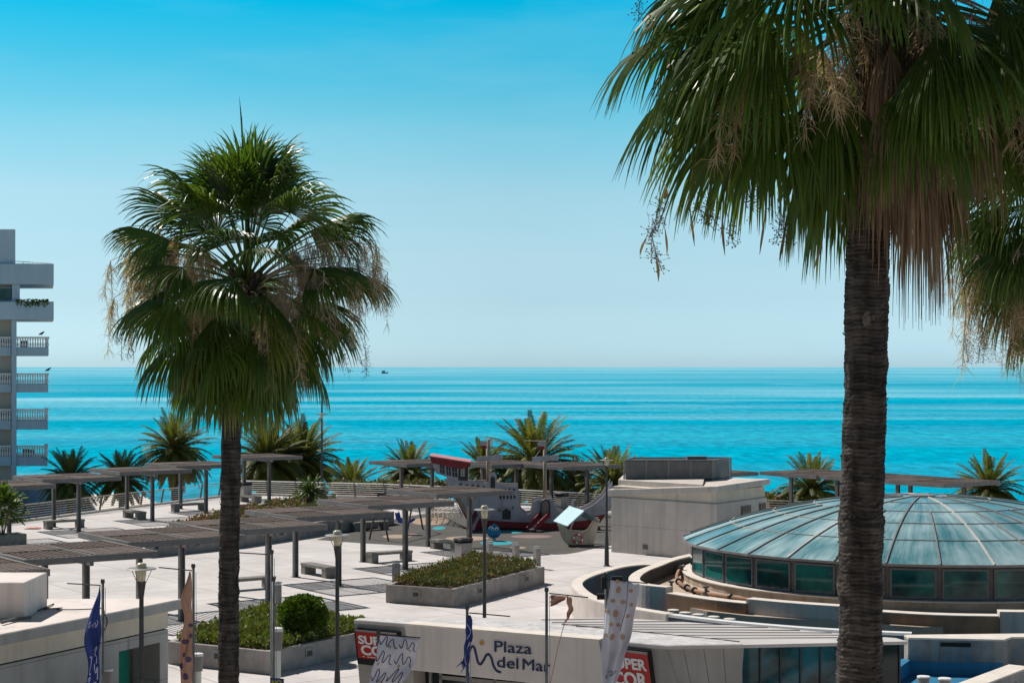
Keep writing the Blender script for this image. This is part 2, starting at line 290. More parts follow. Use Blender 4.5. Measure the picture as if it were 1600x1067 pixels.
def sea_mat():
    m, t, b = newmat('sea_water'); L = t.links.new
    co = nn(t, 'ShaderNodeTexCoord')
    def band(sx_, sy_, sc_, det=6, loc=(0, 0, 0), dist=0.0):
        mp = nn(t, 'ShaderNodeMapping'); mp.inputs['Scale'].default_value = (sx_, sy_, 1); mp.inputs['Location'].default_value = loc; L(co.outputs['Object'], mp.inputs[0])
        n = nn(t, 'ShaderNodeTexNoise'); n.inputs['Scale'].default_value = sc_; n.inputs['Detail'].default_value = det; n.inputs['Roughness'].default_value = 0.55; n.inputs['Distortion'].default_value = dist; L(mp.outputs[0], n.inputs['Vector']); return n.outputs['Fac']
    # wind slicks: long streaks parallel to the shore, wider apart and longer the farther out they lie; the far ones paint in pale haze
    def rng(o, lo, hi, to0=0.0, to1=1.0):
        r_ = nn(t, 'ShaderNodeMapRange'); r_.inputs['From Min'].default_value = lo; r_.inputs['From Max'].default_value = hi; r_.inputs['To Min'].default_value = to0; r_.inputs['To Max'].default_value = to1; L(o, r_.inputs['Value']); return r_.outputs[0]
    def math_(op, x, y=None):
        q = nn(t, 'ShaderNodeMath', operation=op)
        for k, v in enumerate((x, y)):
            if v is None: continue
            if isinstance(v, (int, float)): q.inputs[k].default_value = v
            else: L(v, q.inputs[k])
        return q.outputs[0]
    sp = nn(t, 'ShaderNodeSeparateXYZ'); L(co.outputs['Object'], sp.inputs[0])
    lg = math_('LOGARITHM', math_('ADD', sp.outputs['Y'], -60.0), 2.71828)
    def streak(fx, fy, sc_, off, det=6, rough_=.6):
        cb = nn(t, 'ShaderNodeCombineXYZ'); L(math_('MULTIPLY', sp.outputs['X'], fx), cb.inputs[0]); L(math_('MULTIPLY', lg, fy), cb.inputs[1]); cb.inputs[2].default_value = off
        n = nn(t, 'ShaderNodeTexNoise'); n.inputs['Scale'].default_value = sc_; n.inputs['Detail'].default_value = det; n.inputs['Roughness'].default_value = rough_; L(cb.outputs[0], n.inputs['Vector']); return n.outputs['Fac']
    far = rng(lg, 6.8, 9.0)   # 0 inshore, 1 far out
    inv = math_('SUBTRACT', 1.0, far)
    near_s = streak(.006, 4.5, 1.0, 3.0, 8, .66); mid_s = streak(.0016, 4.2, 1.0, 8.0, 7, .6); far_s = streak(.00025, 4.0, 1.0, 14.0, 5, .55)
    s1 = math_('MULTIPLY', rng(near_s, .58, .70, 0, .65), inv); s2 = rng(mid_s, .44, .64, 0, .95); s3 = math_('MULTIPLY', rng(far_s, .36, .56, .15, 1), far)
    sl = math_('MINIMUM', math_('MAXIMUM', s1, math_('MAXIMUM', math_('MULTIPLY', s2, rng(lg, 5.7, 6.7, .08, 1.0)), s3)), 1.0)
    dk = rng(streak(.002, 7.0, 1.0, 31.0), .42, .66, 0, .9)
    mi = nn(t, 'ShaderNodeMix', data_type='RGBA'); L(dk, mi.inputs['Factor']); mi.inputs['A'].default_value = (0.0, 0.325, 0.46, 1); mi.inputs['B'].default_value = (0.0, 0.26, 0.41, 1)
    m2 = nn(t, 'ShaderNodeMix', data_type='RGBA'); L(sl, m2.inputs['Factor']); L(mi.outputs['Result'], m2.inputs['A']); m2.inputs['B'].default_value = (0.19, 0.50, 0.60, 1)
    rip = nn(t, 'ShaderNodeTexNoise'); rip.inputs['Scale'].default_value = 1; rip.inputs['Detail'].default_value = 6; rip.inputs['Roughness'].default_value = .75; mr_ = nn(t, 'ShaderNodeMapping'); mr_.inputs['Scale'].default_value = (.35, .10, 1); L(co.outputs['Object'], mr_.inputs[0]); L(mr_.outputs[0], rip.inputs['Vector'])
    hs = nn(t, 'ShaderNodeHueSaturation'); L(m2.outputs['Result'], hs.inputs['Color']); L(rng(rip.outputs['Fac'], .3, .7, .62, 1.4), hs.inputs['Value']); L(hs.outputs[0], b.inputs['Base Color'])
    ro = nn(t, 'ShaderNodeMapRange'); ro.inputs['To Min'].default_value = 0.5; ro.inputs['To Max'].default_value = 0.2; L(sl, ro.inputs['Value']); L(ro.outputs[0], b.inputs['Roughness'])
    b.inputs['IOR'].default_value = 1.33; L(rng(sl, 0, 1, .04, .45), b.inputs['Specular IOR Level'])
    w1 = nn(t, 'ShaderNodeTexNoise'); w1.inputs['Scale'].default_value = 0.5; w1.inputs['Detail'].default_value = 6; mpw = nn(t, 'ShaderNodeMapping'); mpw.inputs['Scale'].default_value = (0.5, 1.2, 1); L(co.outputs['Object'], mpw.inputs[0]); L(mpw.outputs[0], w1.inputs['Vector'])
    bu = nn(t, 'ShaderNodeBump'); bu.inputs['Strength'].default_value = 0.5; bu.inputs['Distance'].default_value = 0.35; L(w1.outputs['Fac'], bu.inputs['Height']); L(bu.outputs[0], b.inputs['Normal'])
    df = nn(t, 'ShaderNodeBsdfDiffuse'); L(hs.outputs[0], df.inputs['Color']); ms = nn(t, 'ShaderNodeMixShader'); L(rng(sl, 0, 1, .10, .85), ms.inputs[0]); L(df.outputs[0], ms.inputs[1]); L(b.outputs[0], ms.inputs[2]); L(ms.outputs[0], t.nodes['Material Output'].inputs[0])
    return m
g = MB(); g.add([(-60000, 160, -8), (60000, 160, -8), (60000, 60000, -8), (-60000, 60000, -8)], [(0, 1, 2, 3)])
tag(g.build('sea', sea_mat()), kind='structure')

# lower terrace left of the plaza, seen between the railing bars
def S(px, py, z): return P(px, py, z)
g = MB(); g.slab([S(120, 774, -3), S(206, 767, -3), S(262, 793, -3), S(170, 812, -3)], -3.3, -3.0)
tag(g.build('lower_terrace', m_cap), kind='structure')
m_shade = M('shaded_terrace_blue', (0.02, 0.17, 0.27), (0.015, 0.10, 0.17), scale=0.6, rough=0.7)  # shade over the lower terrace is put into this dark blue
g = MB(); g.slab([S(-250, 780, -3), S(118, 770, -3), S(172, 800, -3), S(168, 850, -3), S(-250, 900, -3)], -3.25, -3.02)
tag(g.build('pool_terrace', m_shade), kind='structure')
t_ = thing('round_kiosk', 'pale blue round walled kiosk below the plaza railing beside the hotel', 'kiosk', S(50, 790, -3))
g = MB(); c = S(48, 786, -3.0); g.lathe(c, [(2.0, 0), (2.0, 2.1)], 40); g.build('wall', M('pale_blue_render', (0.35, 0.47, 0.58), (0.22, 0.36, 0.50), scale=0.4, rough=0.8), t_, smooth=False)
g = MB(); g.lathe(c, [(2.12, 2.1), (2.12, 2.22)], 40); g.build('coping', m_cap, t_)

M('cream_rail', (0.50, 0.47, 0.43), (0.42, 0.39, 0.36), scale=3, rough=.5)
# unseen beige house behind the camera, added to block blue sky and bounce warmth
t_ = thing('added_bounce_house', 'added house behind the viewer, seen only in reflections, blocks sky and bounces warm light', 'building', (0, -12, 0))
m_ah = M('beige_render', (0.26, 0.235, 0.20), (0.22, 0.20, 0.17), scale=.3, rough=.9)
g = MB(); g.slab([Vector((-45, -12, 0)), Vector((45, -12, 0)), Vector((45, -4, 0)), Vector((-45, -4, 0))], 0.01, 16); g.build('wall', m_ah, t_)
for fl_ in range(5):
    for k_ in range(15): MB().box((-42 + 6 * k_, -3.97, 1.9 + 3.1 * fl_), (2.2, .1, 1.9)).build('window', m_glass_d, t_)
# railings along the plaza edge: leaning posts, six horizontal rails
def railing(pts, label, m):
    root = thing('railing', label, 'railing', pts[0], group='metal railings along the seaward edge of the plaza')
    inn = []
    for i, p in enumerate(pts):
        a = pts[max(i - 1, 0)]; b = pts[min(i + 1, len(pts) - 1)]; t = (b - a).normalized(); inn.append(Vector((t.y, -t.x, 0)))
    for k in range(7):
        z = 0.14 + 0.80 * k / 6; off = 0.12 + 0.20 * k / 6
        g = MB(); g.tube([p + n_ * (0.3 - off) * -1 + Vector((0, 0, z)) for p, n_ in zip(pts, inn)], 0.032 if k == 6 else 0.014, 6); g.build('rail', m, root, smooth=True)
    tot = []
    for i in range(len(pts) - 1):
        L_ = (pts[i + 1] - pts[i]).length; n_ = max(1, round(L_ / 2.1))
        for q in range(n_ + (i == len(pts) - 2)):
            f = q / n_; p = pts[i].lerp(pts[i + 1], f); v = inn[i]
            g = MB(); g.bar(p - v * 0.18, p - v * -0.02 + Vector((0, 0, 0.98)), 0.05, 0.10, v); g.build('post', m_steel, root)
    return root
railing([p for p in EDGE[1:6]], 'grey tube railing with leaning posts running beside the pergolas near the hotel', MATS['cream_rail'])
railing([p for p in EDGE[5:9]], 'sunlit cream tube railing behind the ship playground and the cycad', m_white)
railing([p for p in EDGE[8:11]], 'tube railing behind the skylight dome, mostly hidden by the louvred block', m_steel_l)

# ------------------------------------------------------------------ hotel
def hotel():
    d = 140.0
    root = thing('hotel', 'white multi storey hotel with stacked balustraded balconies beside the sea', 'hotel', D(-60, 760, d) * 1.0)
    root.location.z = -5.2
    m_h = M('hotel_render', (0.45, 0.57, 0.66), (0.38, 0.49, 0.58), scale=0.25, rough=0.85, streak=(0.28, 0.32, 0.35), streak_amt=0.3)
    m_c = M('cream_render', (0.50, 0.46, 0.40), (0.42, 0.39, 0.34), scale=0.3, rough=0.85)
    def X(px, dd=d): return (px - 800) / F * dd
    def Z(py, dd=d): return H - (py - HY) / F * dd
    def hb(g, p0, p1, y0, dep, z0, z1):
        """block whose right side runs along with the building's far corner, px p0..p1 at depth y0"""
        g.slab([Vector((X(p0, y0), y0, 0)), Vector((X(p1, y0), y0, 0)), Vector((X(p1 - 1, y0 + dep), y0 + dep, 0)), Vector((X(p0, y0 + dep), y0 + dep, 0))], z0, z1); return g
    g = hb(MB(), -260, 18, d + 1, 18, -5.2, Z(500)); g.build('rear_wall', m_c, root)
    g = hb(MB(), 18, 26, d - .7, 2.6, -5.2, Z(500)); g.build('column', m_h, root, bevel=0.03)
    g = hb(MB(), -260, 84, d - 1, 8, Z(445), Z(413)); g.build('roof_parapet', m_h, root, bevel=0.04)
    g = hb(MB(), -260, 24, d - .6, 8, Z(413) + .01, Z(359)); g.build('roof_room', m_h, root, bevel=0.04)
    g = MB(); g.tube([(X(24), d - 0.7, Z(409)), (X(83), d - 0.7, Z(412.5))], 0.03, 6)
    for px in (26, 40, 55, 69, 82): g.tube([(X(px), d - 0.7, Z(415)), (X(px), d - 0.7, Z(409 + (px - 24) / 17))], 0.025, 5)
    g.build('roof_handrail', m_white, root)
    g = hb(MB(), 19, 31, d - .7, 3, Z(472) + .01, Z(445) - .01); g.build('pier', m_h, root)
    g = hb(MB(), -260, 18, d + 1.1, 1, Z(472) + .01, Z(445) - .01); g.build('rear_wall', m_c, root)
    for a, b in ((-200, -120), (-90, 16)):
        f = MB(); f.box(((X(a) + X(b)) / 2, d + 0.98, (Z(448) + Z(470)) / 2), (X(b) - X(a), 0.16, Z(448) - Z(470))); fo = f.build('window', m_h, root)
        q = MB(); q.box(((X(a + 2) + X(b - 2)) / 2, d + 0.86, (Z(450) + Z(468)) / 2), (X(b - 2) - X(a + 2), 0.06, Z(450) - Z(468))); q.build('pane', m_glass, fo)
    # fifth floor terrace
    g = hb(MB(), -260, 84, d - 1.2, 7.4, Z(500), Z(472)); g.build('terrace', m_h, root, bevel=0.04)
    rnd = random.Random(4)
    g = MB()
    for k in range(420):
        x = rnd.uniform(X(32), X(82)); y = d - 1.25 + rnd.uniform(-.18, .15); z = Z(471) - abs(rnd.gauss(0, .28)) + .12; s_ = rnd.uniform(.05, .12)
        a = Vector((rnd.uniform(-1, 1), rnd.uniform(-1, 1), rnd.uniform(-1, 1))).normalized() * s_; b = a.orthogonal().normalized() * s_ * .6
        g.add([Vector((x, y, z)) + a, Vector((x, y, z)) + b, Vector((x, y, z)) - a, Vector((x, y, z)) - b], [(0, 1, 2, 3)], rnd.choice([0.0, 0.2, 0.4]))
    g.build('trailing_plant', MATS['leaf_shrub'], root)
    def balcony(ytop, ymid, ybot, xr):
        dd = d - 0.6
        bal = MB(); x0, x1 = X(25, dd), X(xr, dd); zt, zm, zb = Z(ytop, dd), Z(ymid, dd), Z(ybot, dd)
        hb(bal, 25, xr, dd, 3.6, zb, zm); bo = bal.build('balcony', m_h, root, bevel=0.04)
        r_ = MB(); r_.box(((x0 + x1) / 2, dd + .15, zt - .07), (x1 - x0, .26, .14)); r_.bar((x1 - .15, dd + .29, zt - .07), (X(xr, dd + 3.6) - .15, dd + 3.6, zt - .07), .26, .14); r_.build('handrail', m_white, bo)
        b_ = MB(); n_ = 13
        prof = [(.045, 0), (.07, .12), (.09, .3), (.05, .55), (.04, .7), (.075, .86), (.05, 1.0)]; hh = zt - .14 - zm
        for k in range(n_):
            b_.lathe((x0 + (x1 - x0) * (k + .5) / n_, dd + .15, zm), [(r0, z0 * hh) for r0, z0 in prof], 8)
        for k in range(1, 12): b_.lathe((X(xr, dd + .15 + 3.4 * k / 12) - .15, dd + .15 + 3.4 * k / 12, zm), [(r0, z0 * hh) for r0, z0 in prof], 8)
        b_.build('balustrade', m_white, bo)
        # left of the column the same floor's loggia
        l_ = MB(); l_.box(((X(-260) + X(18)) / 2, d + .5, (zm + zb) / 2), (X(18) - X(-260), 1.4, zm - zb)); lo = l_.build('balcony', m_h, root)
        r_ = MB(); r_.box(((X(-260) + X(18)) / 2, d - .05, zt - .07), (X(18) - X(-260), .2, .12)); r_.build('handrail', m_white, lo)
        b_ = MB()
        for k in range(20): b_.lathe((X(18) - .12 - k * .19, d - .05, zm), [(r0, z0 * hh) for r0, z0 in prof], 6)
        b_.build('balustrade', m_white, lo)
    for a, b, c_, xr in ((526, 542, 556, 76), (583, 600, 613, 75.5), (639, 657, 671, 75), (696, 714, 728, 74.5)): balcony(a, b, c_, xr)
    # furniture seen through the balusters: dark chairs
    g = MB()
    for px, py in ((34, 539), (38, 709), (44, 710)): g.box((X(px), d + .8, Z(py) ), (.5, .5, .7))
    g.build('balcony_chair', m_dark, root)
    for px, py, lb in ((65, 522.5, 'small dark bird perched on the topmost balustrade of the hotel'), (75, 579, 'dark bird with raised tail on the second balustrade down')):
        b = D(px, py + 1.5, d - .5); t = thing('bird', lb, 'bird', b, group='birds on the hotel balconies')
        g = MB(); g.tube([b + Vector((-.26, 0, .06)), b + Vector((-.12, 0, .10)), b + Vector((.0, 0, .15)), b + Vector((.12, 0, .22)), b + Vector((.18, 0, .27))], [.02, .06, .09, .07, .03], 8)
        g.lathe(b + Vector((.17, 0, .27)), [(.01, -.05), (.05, -.02), (.05, .03), (.01, .06)], 8); g.tube([b + Vector((.21, 0, .28)), b + Vector((.28, 0, .27))], [.02, .004], 5)
        g.tube([b + Vector((0, .02, .1)), b + Vector((0, .02, -.02))], .012, 4); g.tube([b + Vector((0, -.02, .1)), b + Vector((0, -.02, -.02))], .012, 4)
        g.build('body', m_dark, t, smooth=True)

# ------------------------------------------------------------------ pergolas
UD = Vector((0.815, 0.579, 0)); VD = Vector((-0.579, 0.815, 0)); UL, VL = 4.25, 4.30; RZ = math.atan2(UD.y, UD.x)
ZR = 2.60
def Q(a, b, z): return UD * (UL * a) + VD * (VL * b) + Vector((0, 0, z))
def make_pergola():
    root = thing('pergola', 'x', 'pergola', (0, 0, 0), group='slatted steel pergolas shading the plaza benches')
    g = LMB(); h = 0.20; zc = ZR + h / 2
    e = 0.05 / UL; e2 = 0.05 / VL
    g.bar(Q(0, e2, zc), Q(1, e2, zc), 0.10, h); g.bar(Q(0, 1 - e2, zc), Q(1, 1 - e2, zc), 0.10, h)
    for a in (e, 1 - e): g.bar(Q(a, 2 * e2, zc + .002), Q(a, 1 - 2 * e2, zc + .002), 0.10, h)
    g.bar(Q(.5, 2 * e2, zc + .01), Q(.5, 1 - 2 * e2, zc + .01), 0.08, h); g.bar(Q(2 * e, .5, zc - .03), Q(.5 - e, .5, zc - .03), 0.08, h - .08); g.bar(Q(.5 + e, .5, zc - .03), Q(1 - 2 * e, .5, zc - .03), 0.08, h - .08)
    g.build('roof_frame', M('pergola_frame', (.19, .17, .16), (.14, .125, .12), scale=2, rough=.55) if 'pergola_frame' not in MATS else MATS['pergola_frame'], root)
    rnd = random.Random(7)
    g = LMB()
    for i in range(2):
        for j in range(2):
            dense = (i + j) % 2 == 1; n_ = 18 if dense else 11
            a0 = 0.5 * i + 0.018; a1 = 0.5 * i + 0.482; b0 = .5 * j + .012; b1 = .5 * j + .488
            for k in range(n_):
                a = a0 + (a1 - a0) * (k + .5) / n_ + rnd.uniform(-.002, .002)
                g.bar(Q(a, b0, zc + .085 + rnd.uniform(-.008, .008)), Q(a + rnd.uniform(-.003, .003), b1, zc + .075 + rnd.uniform(-.008, .008)), 0.070 if dense else 0.055, 0.06)
    g.build('slats', m_wood, root)
    for (a, b) in ((.50, .12), (.50, .93)):
        g = LMB(); c = Q(a, b, 0)
        for s_ in (-1, 1): g.box(c + UD * (.07 * s_) + Vector((0, 0, ZR / 2)), (0.045, 0.17, ZR), RZ)
        g.box(c + Vector((0, 0, ZR / 2 - .05)), (0.095, 0.06, ZR - .1), RZ); g.box(c + Vector((0, 0, .012)), (.30, .30, .024), RZ)
        g.build('post', m_steel, root)
    g = LMB(); g.bar(Q(.50, .012, ZR - .06), Q(.50, .98, ZR - .06), .12, .12); g.build('beam', m_steel, root)
    return root
PERG = [  # near corner pixel of the roof underside, label
    ((-49, 762), 'pergola in the far row nearest the hotel, over the leafy shrub'),
    ((66, 749.5), 'pergola in the far row standing over the bench beside the red cloth'),
    ((187, 737.5), 'far row pergola in front of the pair of low date palms'),
    ((275, 728.5), 'pergola in the far row just below the tall date palm with brown tips'),
    ((379, 715.5), 'pergola at the seaward end of the far row, behind the left fan palm trunk'),
    ((-161, 905), 'pergola corner above the white kiosk roof box'),
    ((37.5, 874.5), 'pergola right behind the kiosk roof, left of the disc lamp'),
    ((200, 847), 'pergola between the disc lamp and the left fan palm trunk'),
    ((345, 829), 'pergola passing behind the left fan palm trunk over the round bush side'),
    ((463, 808), 'pergola above the slatted bench beside the tall disc lamp'),
    ((575, 790), 'pergola over the long stone bench and the blue swing seat'),
    ((682, 772), 'pergola covering the stern of the play ship near the litter bin'),
    ((635, 725), 'pergola by the sea left of the red roofed ship cabin'),
    ((768, 726.5), 'seaside pergola behind the two masts of the play ship'),
    ((880, 729.5), 'seaside pergola between the ship bow and the louvred block'),
    ((1093, 741.5), 'seaside pergola half hidden by the louvred roof box'),
    ((1275, 742.5), 'seaside pergola directly left of the big fan palm trunk'),
    ((1370, 748.7), 'seaside pergola right of the big trunk, above the top of the dome'),
    ((1474, 756), 'rightmost seaside pergola, in front of the rightmost date palm'),
]
perg0 = make_pergola()
for i, ((px, py), lb) in enumerate(PERG):
    o = perg0 if i == 0 else copy_tree(perg0)
    p = P(px, py, ZR + .2); o.location = (p.x, p.y, 0); o['label'] = lb

# ------------------------------------------------------------------ benches, bollards, bins
def make_bench():
    root = thing('bench', 'x', 'bench', (0, 0, 0), group='stone and slat benches on the plaza')
    for s_ in (-1, 1):
        g = LMB(); g.box((0.86 * s_, 0, .17), (.34, .52, .34)); g.build('leg', m_bench, root, bevel=.012)
    g = LMB()
    for k in range(7): g.box((0, -.24 + .08 * k, .395), (2.1, .062, .11))
    g.box((0, 0, .345), (2.0, .40, .03)); g.build('seat', m_bench, root)
    return root
BEN = [((608, 878), 'u', 'long stone bench casting a shadow beside the blue swing'), ((498, 900), 'v', 'slatted bench seen end on behind the tall disc lamp pole'),
       ((388, 921), 'u', 'stone bench half hidden behind the left fan palm trunk and flagpole'), ((100, 826), 'u', 'bench in the far row just right of the red cloth'),
       ((210, 811), 'v', 'block shaped bench seen end on in the far row under the second post pair'), ((295, 799), 'u', 'long bench in the far row in front of the date palm trunk'),
       ((391, 786), 'v', 'small far bench beside the dark topped bin right of the fan palm trunk'), ((698, 860), 'v', 'stubby bench next to the grey litter bin by the playground'),
       ((577, 829), 'u', 'dark bench at the end of the long planter behind the swing legs'), ((400, 800), 'u', 'far bench just right of the fan palm trunk before the long planter')]
ben0 = make_bench()
for i, ((px, py), k, lb) in enumerate(BEN):
    o = ben0 if i == 0 else copy_tree(ben0)
    p = P(px, py - 1); o.location = (p.x, p.y, 0); o.rotation_euler = (0, 0, RZ + (0 if k == 'u' else R(90))); o['label'] = lb

def make_post():
    root = thing('bollard_light', 'x', 'bollard light', (0, 0, 0), group='low square path lights on the plaza')
    g = LMB(); g.box((0, 0, .42), (.24, .24, .84)); g.build('body', m_conc, root, bevel=.01)
    g = LMB(); g.box((0, 0, .875), (.20, .20, .07)); g.build('lens', m_light, root); g = LMB(); g.box((0, 0, .93), (.26, .26, .04)); g.build('cap', m_steel_l, root)
    return root
pl0 = make_post()
for i, ((px, py), lb) in enumerate([((619, 914), 'square path light rising at the left corner of the heath planter'), ((839, 888), 'square path light standing alone right of the heath planter'),
                                    ((765, 880), 'square path light behind the heath planter nearest the litter bin'), ((806, 882), 'square path light behind the heath planter in the middle'),
                                    ((433, 951), 'square path light beside the round bush and the flagpole'), ((897, 805), 'square path light by the railing behind the play ship')]):
    o = pl0 if i == 0 else copy_tree(pl0)
    p = P(px, py); o.location = (p.x, p.y, 0); o.rotation_euler = (0, 0, RZ); o['label'] = lb
def make_bin():
    root = thing('litter_bin', 'x', 'litter bin', (0, 0, 0), group='concrete litter bins with black hoods')
    g = LMB(); g.box((0, 0, .40), (.56, .56, .80)); g.build('body', m_conc, root, bevel=.015)
    g = LMB(); g.box((0, 0, .96), (.64, .64, .10)); g.build('lid', m_dark, root, bevel=.02)
    g = LMB()
    for a in (-1, 1):
        for b in (-1, 1): g.box((a * .24, b * .24, .855), (.10, .10, .11))
    g.box((0, 0, .83), (.40, .40, .06)); g.build('hood', m_black, root)
    return root
bin0 = make_bin()
for i, ((px, py), lb) in enumerate([((724, 876), 'square litter bin with black hood beside the playground near the fish'), ((878, 796), 'litter bin behind the play ship by the railing'), ((384, 777), 'litter bin right of the left fan palm trunk by the railing')]):
    o = bin0 if i == 0 else copy_tree(bin0)
    p = P(px, py); o.location = (p.x, p.y, 0); o.rotation_euler = (0, 0, RZ); o['label'] = lb

# ------------------------------------------------------------------ lamps
def make_lamp():
    root = thing('street_lamp', 'x', 'street lamp', (0, 0, 0), group='plaza lamps with a flat disc and glass globe')
    g = LMB(); g.lathe((0, 0, 0), [(.15, 0), (.15, .03), (.10, .05), (.095, .6), (.052, 1.55), (.045, 3.95)], 12); g.build('pole', m_dark, root, smooth=False)
    g = LMB(); g.lathe((0, 0, 0), [(.046, 3.95), (.085, 4.22), (.088, 4.26), (.03, 4.262)], 14); g.build('bracket', m_dark, root)
    g = LMB(); g.lathe((0, 0, 0), [(.075, 4.263), (.095, 4.40), (.10, 4.52), (.10, 4.60), (.07, 4.63)], 14); g.build('globe', m_lamp, root, smooth=True)
    g = LMB(); g.lathe((0, 0, 0), [(.102, 4.50), (.29, 4.505), (.30, 4.515), (.27, 4.53), (.102, 4.535)], 28, cap=False)
    g.build('disc', m_steel_l, root)
    g = LMB()
    for k in range(5):
        a = k * 2 * math.pi / 5; g.tube([(.085 * math.cos(a), .085 * math.sin(a), 4.24), (.21 * math.cos(a), .21 * math.sin(a), 4.51)], .008, 4)
    g.build('stay', m_steel_l, root)
    return root
lamp0 = make_lamp()
for i, ((px, py), lb) in enumerate([((221, 880), 'disc lamp standing in front of the white kiosk door'), ((527, 829), 'tallest looking disc lamp between the round bush and the red store sign'),
                                    ((757, 790), 'disc lamp in front of the fish rider and heath planter'), ((948, 715), 'disc lamp beside the ship bow and the louvred block')]):
    o = lamp0 if i == 0 else copy_tree(lamp0)
    p = P(px, py, 4.62); o.location = (p.x, p.y, 0); o.rotation_euler = (0, 0, i * .5); o['label'] = lb
b = P(503, 776); t = thing('street_lamp', 'slender double headed lamp mast against the sea behind the cycad', 'street lamp', b)
g = MB(); g.lathe(b, [(.12, 0), (.10, .8), (.06, 3), (.05, 6.9)], 10); g.build('pole', m_dark, t)
g = MB(); g.lathe(b, [(.10, 5.35), (.44, 5.38), (.44, 5.42), (.10, 5.47)], 16); g.lathe(b, [(.08, 4.70), (.12, 4.74), (.10, 4.80)], 12); g.build('disc', m_steel_l, t)
g = MB(); g.lathe(b, [(.07, 5.12), (.10, 5.2), (.10, 5.349)], 12); g.build('globe', m_lamp, t)

# ------------------------------------------------------------------ planters
def leafclump(g, c, n_, spread, size, rnd, tints=(0, .2, .4, .6), up=0.3, narrow=.45):
    for _ in range(n_):
        v = Vector((rnd.gauss(0, 1), rnd.gauss(0, 1), rnd.gauss(0, 1)))
        p = Vector(c) + Vector((v.x * spread[0], v.y * spread[1], v.z * spread[2]))
        d = Vector((rnd.uniform(-1, 1), rnd.uniform(-1, 1), rnd.uniform(-.5, 1) + up)).normalized(); s_ = size * rnd.uniform(.6, 1.4)
        q = d.orthogonal(); q.rotate(Matrix.Rotation(rnd.uniform(0, 6.28), 3, d)); q = q.normalized() * s_ * narrow
        g.add([p, p + d * s_ * .5 + q, p + d * s_, p + d * s_ * .5 - q], [(0, 1, 2, 3)], rnd.choice(tints))
def inside(poly, x, y):
    c = False; j = len(poly) - 1
    for i in range(len(poly)):
        if ((poly[i].y > y) != (poly[j].y > y)) and x < (poly[j].x - poly[i].x) * (y - poly[i].y) / (poly[j].y - poly[i].y) + poly[i].x: c = not c
        j = i
    return c
def planter(poly, h, label, notches=()):
    root = thing('planter', label, 'planter', poly[0], group='raised concrete planters')
    g = MB(); g.wall(poly, 0, h, .22, closed=True); g.build('wall', m_conc, root, bevel=.015)
    cx = sum((p for p in poly), Vector()) / len(poly)
    g = MB(); g.slab([cx + (p - cx) * .93 for p in poly], 0.01, h - .12); g.build('soil', m_soil, root)
    for (i, f) in notches:
        a = poly[i]; b_ = poly[(i + 1) % len(poly)]; t = (b_ - a).normalized(); n_ = Vector((t.y, -t.x, 0)); c = a.lerp(b_, f)
        rz = math.atan2(t.y, t.x)
        f_ = MB(); f_.box(c + n_ * .01 + Vector((0, 0, h * .62)), (.32, .05, .26), rz); fo = f_.build('recessed_light', m_steel_l, root)
        f_ = MB(); f_.box(c + n_ * .036 + Vector((0, 0, h * .58)), (.22, .01, .15), rz); f_.build('louvre', m_dark, fo)
    return root
def cover(name, poly, z, n_, size, label, cat, tints, seed, mat, hmax=.35, mound=.15, stuff=True, bare=0.0):
    rnd = random.Random(seed); g = MB(); x0 = min(p.x for p in poly); x1 = max(p.x for p in poly); y0 = min(p.y for p in poly); y1 = max(p.y for p in poly); k = 0
    while k < n_:
        x = rnd.uniform(x0, x1); y = rnd.uniform(y0, y1)
        if not inside(poly, x, y): continue
        k += 1
        hn = noise.noise(Vector((x * .9, y * .9, seed))) * .5 + .5; h2 = noise.noise(Vector((x * 3.1, y * 3.1, seed + 5))) * .5 + .5
        if hn < bare: continue
        zz = z + mound * hn + rnd.random() ** .6 * hmax * (.35 + h2)
        tn = tints[min(len(tints) - 1, int((noise.noise(Vector((x * .6, y * .6, seed + 9))) * .5 + .5 + rnd.uniform(-.25, .25)) * len(tints)))] if rnd.random() < .8 else rnd.choice(tints)
        leafclump(g, (x, y, zz - size * .3), 3, (.05, .05, .04), size, rnd, (max(0, tn), ), up=.9, narrow=.3)
    o = g.build(name, mat); tag(o, label, cat, kind='stuff' if stuff else None); return o
p1 = [P(602.5, 941), P(710, 949), P(851, 911), P(742, 893)]
planter(p1, .65, 'long raised planter of reddish heath in the middle of the plaza', [(0, .45), (1, .26), (1, .78)])
cx = sum(p1, Vector()) / 4; cover('heath_ground_cover', [cx + (p - cx) * .90 for p in p1], .55, 9000, .085, 'reddish green heath plants filling the middle planter', 'heath', (0, .1, .3, .3, .2, .9, .5), 11, MATS['leaf_heath'], .30, .18)
p2 = [P(262, 1037), P(422, 1054), P(600, 1014), P(418, 978)]
planter(p2, .65, 'raised planter with bright green shrubs around the round bush', [(0, .5), (1, .32)])
cx = sum(p2, Vector()) / 4; cover('green_ground_cover', [cx + (p - cx) * .92 for p in p2], .55, 9500, .105, 'bright green low shrubs around the round bush', 'ground cover', (0, .2, .5, .3, .15, .9), 12, MATS['leaf_ground'], .26, .14)
p3 = [P(226, 871), P(372, 856), P(616, 819), P(485, 788), P(262, 840)]
planter(p3, .7, 'very long raised planter with the cycad behind the pergolas', [(0, .12), (0, .55), (1, .25)])
cx = sum(p3, Vector()) / 5; cover('sparse_ground_cover', [cx + (p - cx) * .9 for p in p3], .6, 3500, .14, 'sparse mauve and green plants in the long planter', 'ground cover', (0, .2, .6, .9, 1.0), 13, MATS['leaf_heath'], .25, .15, bare=.42)
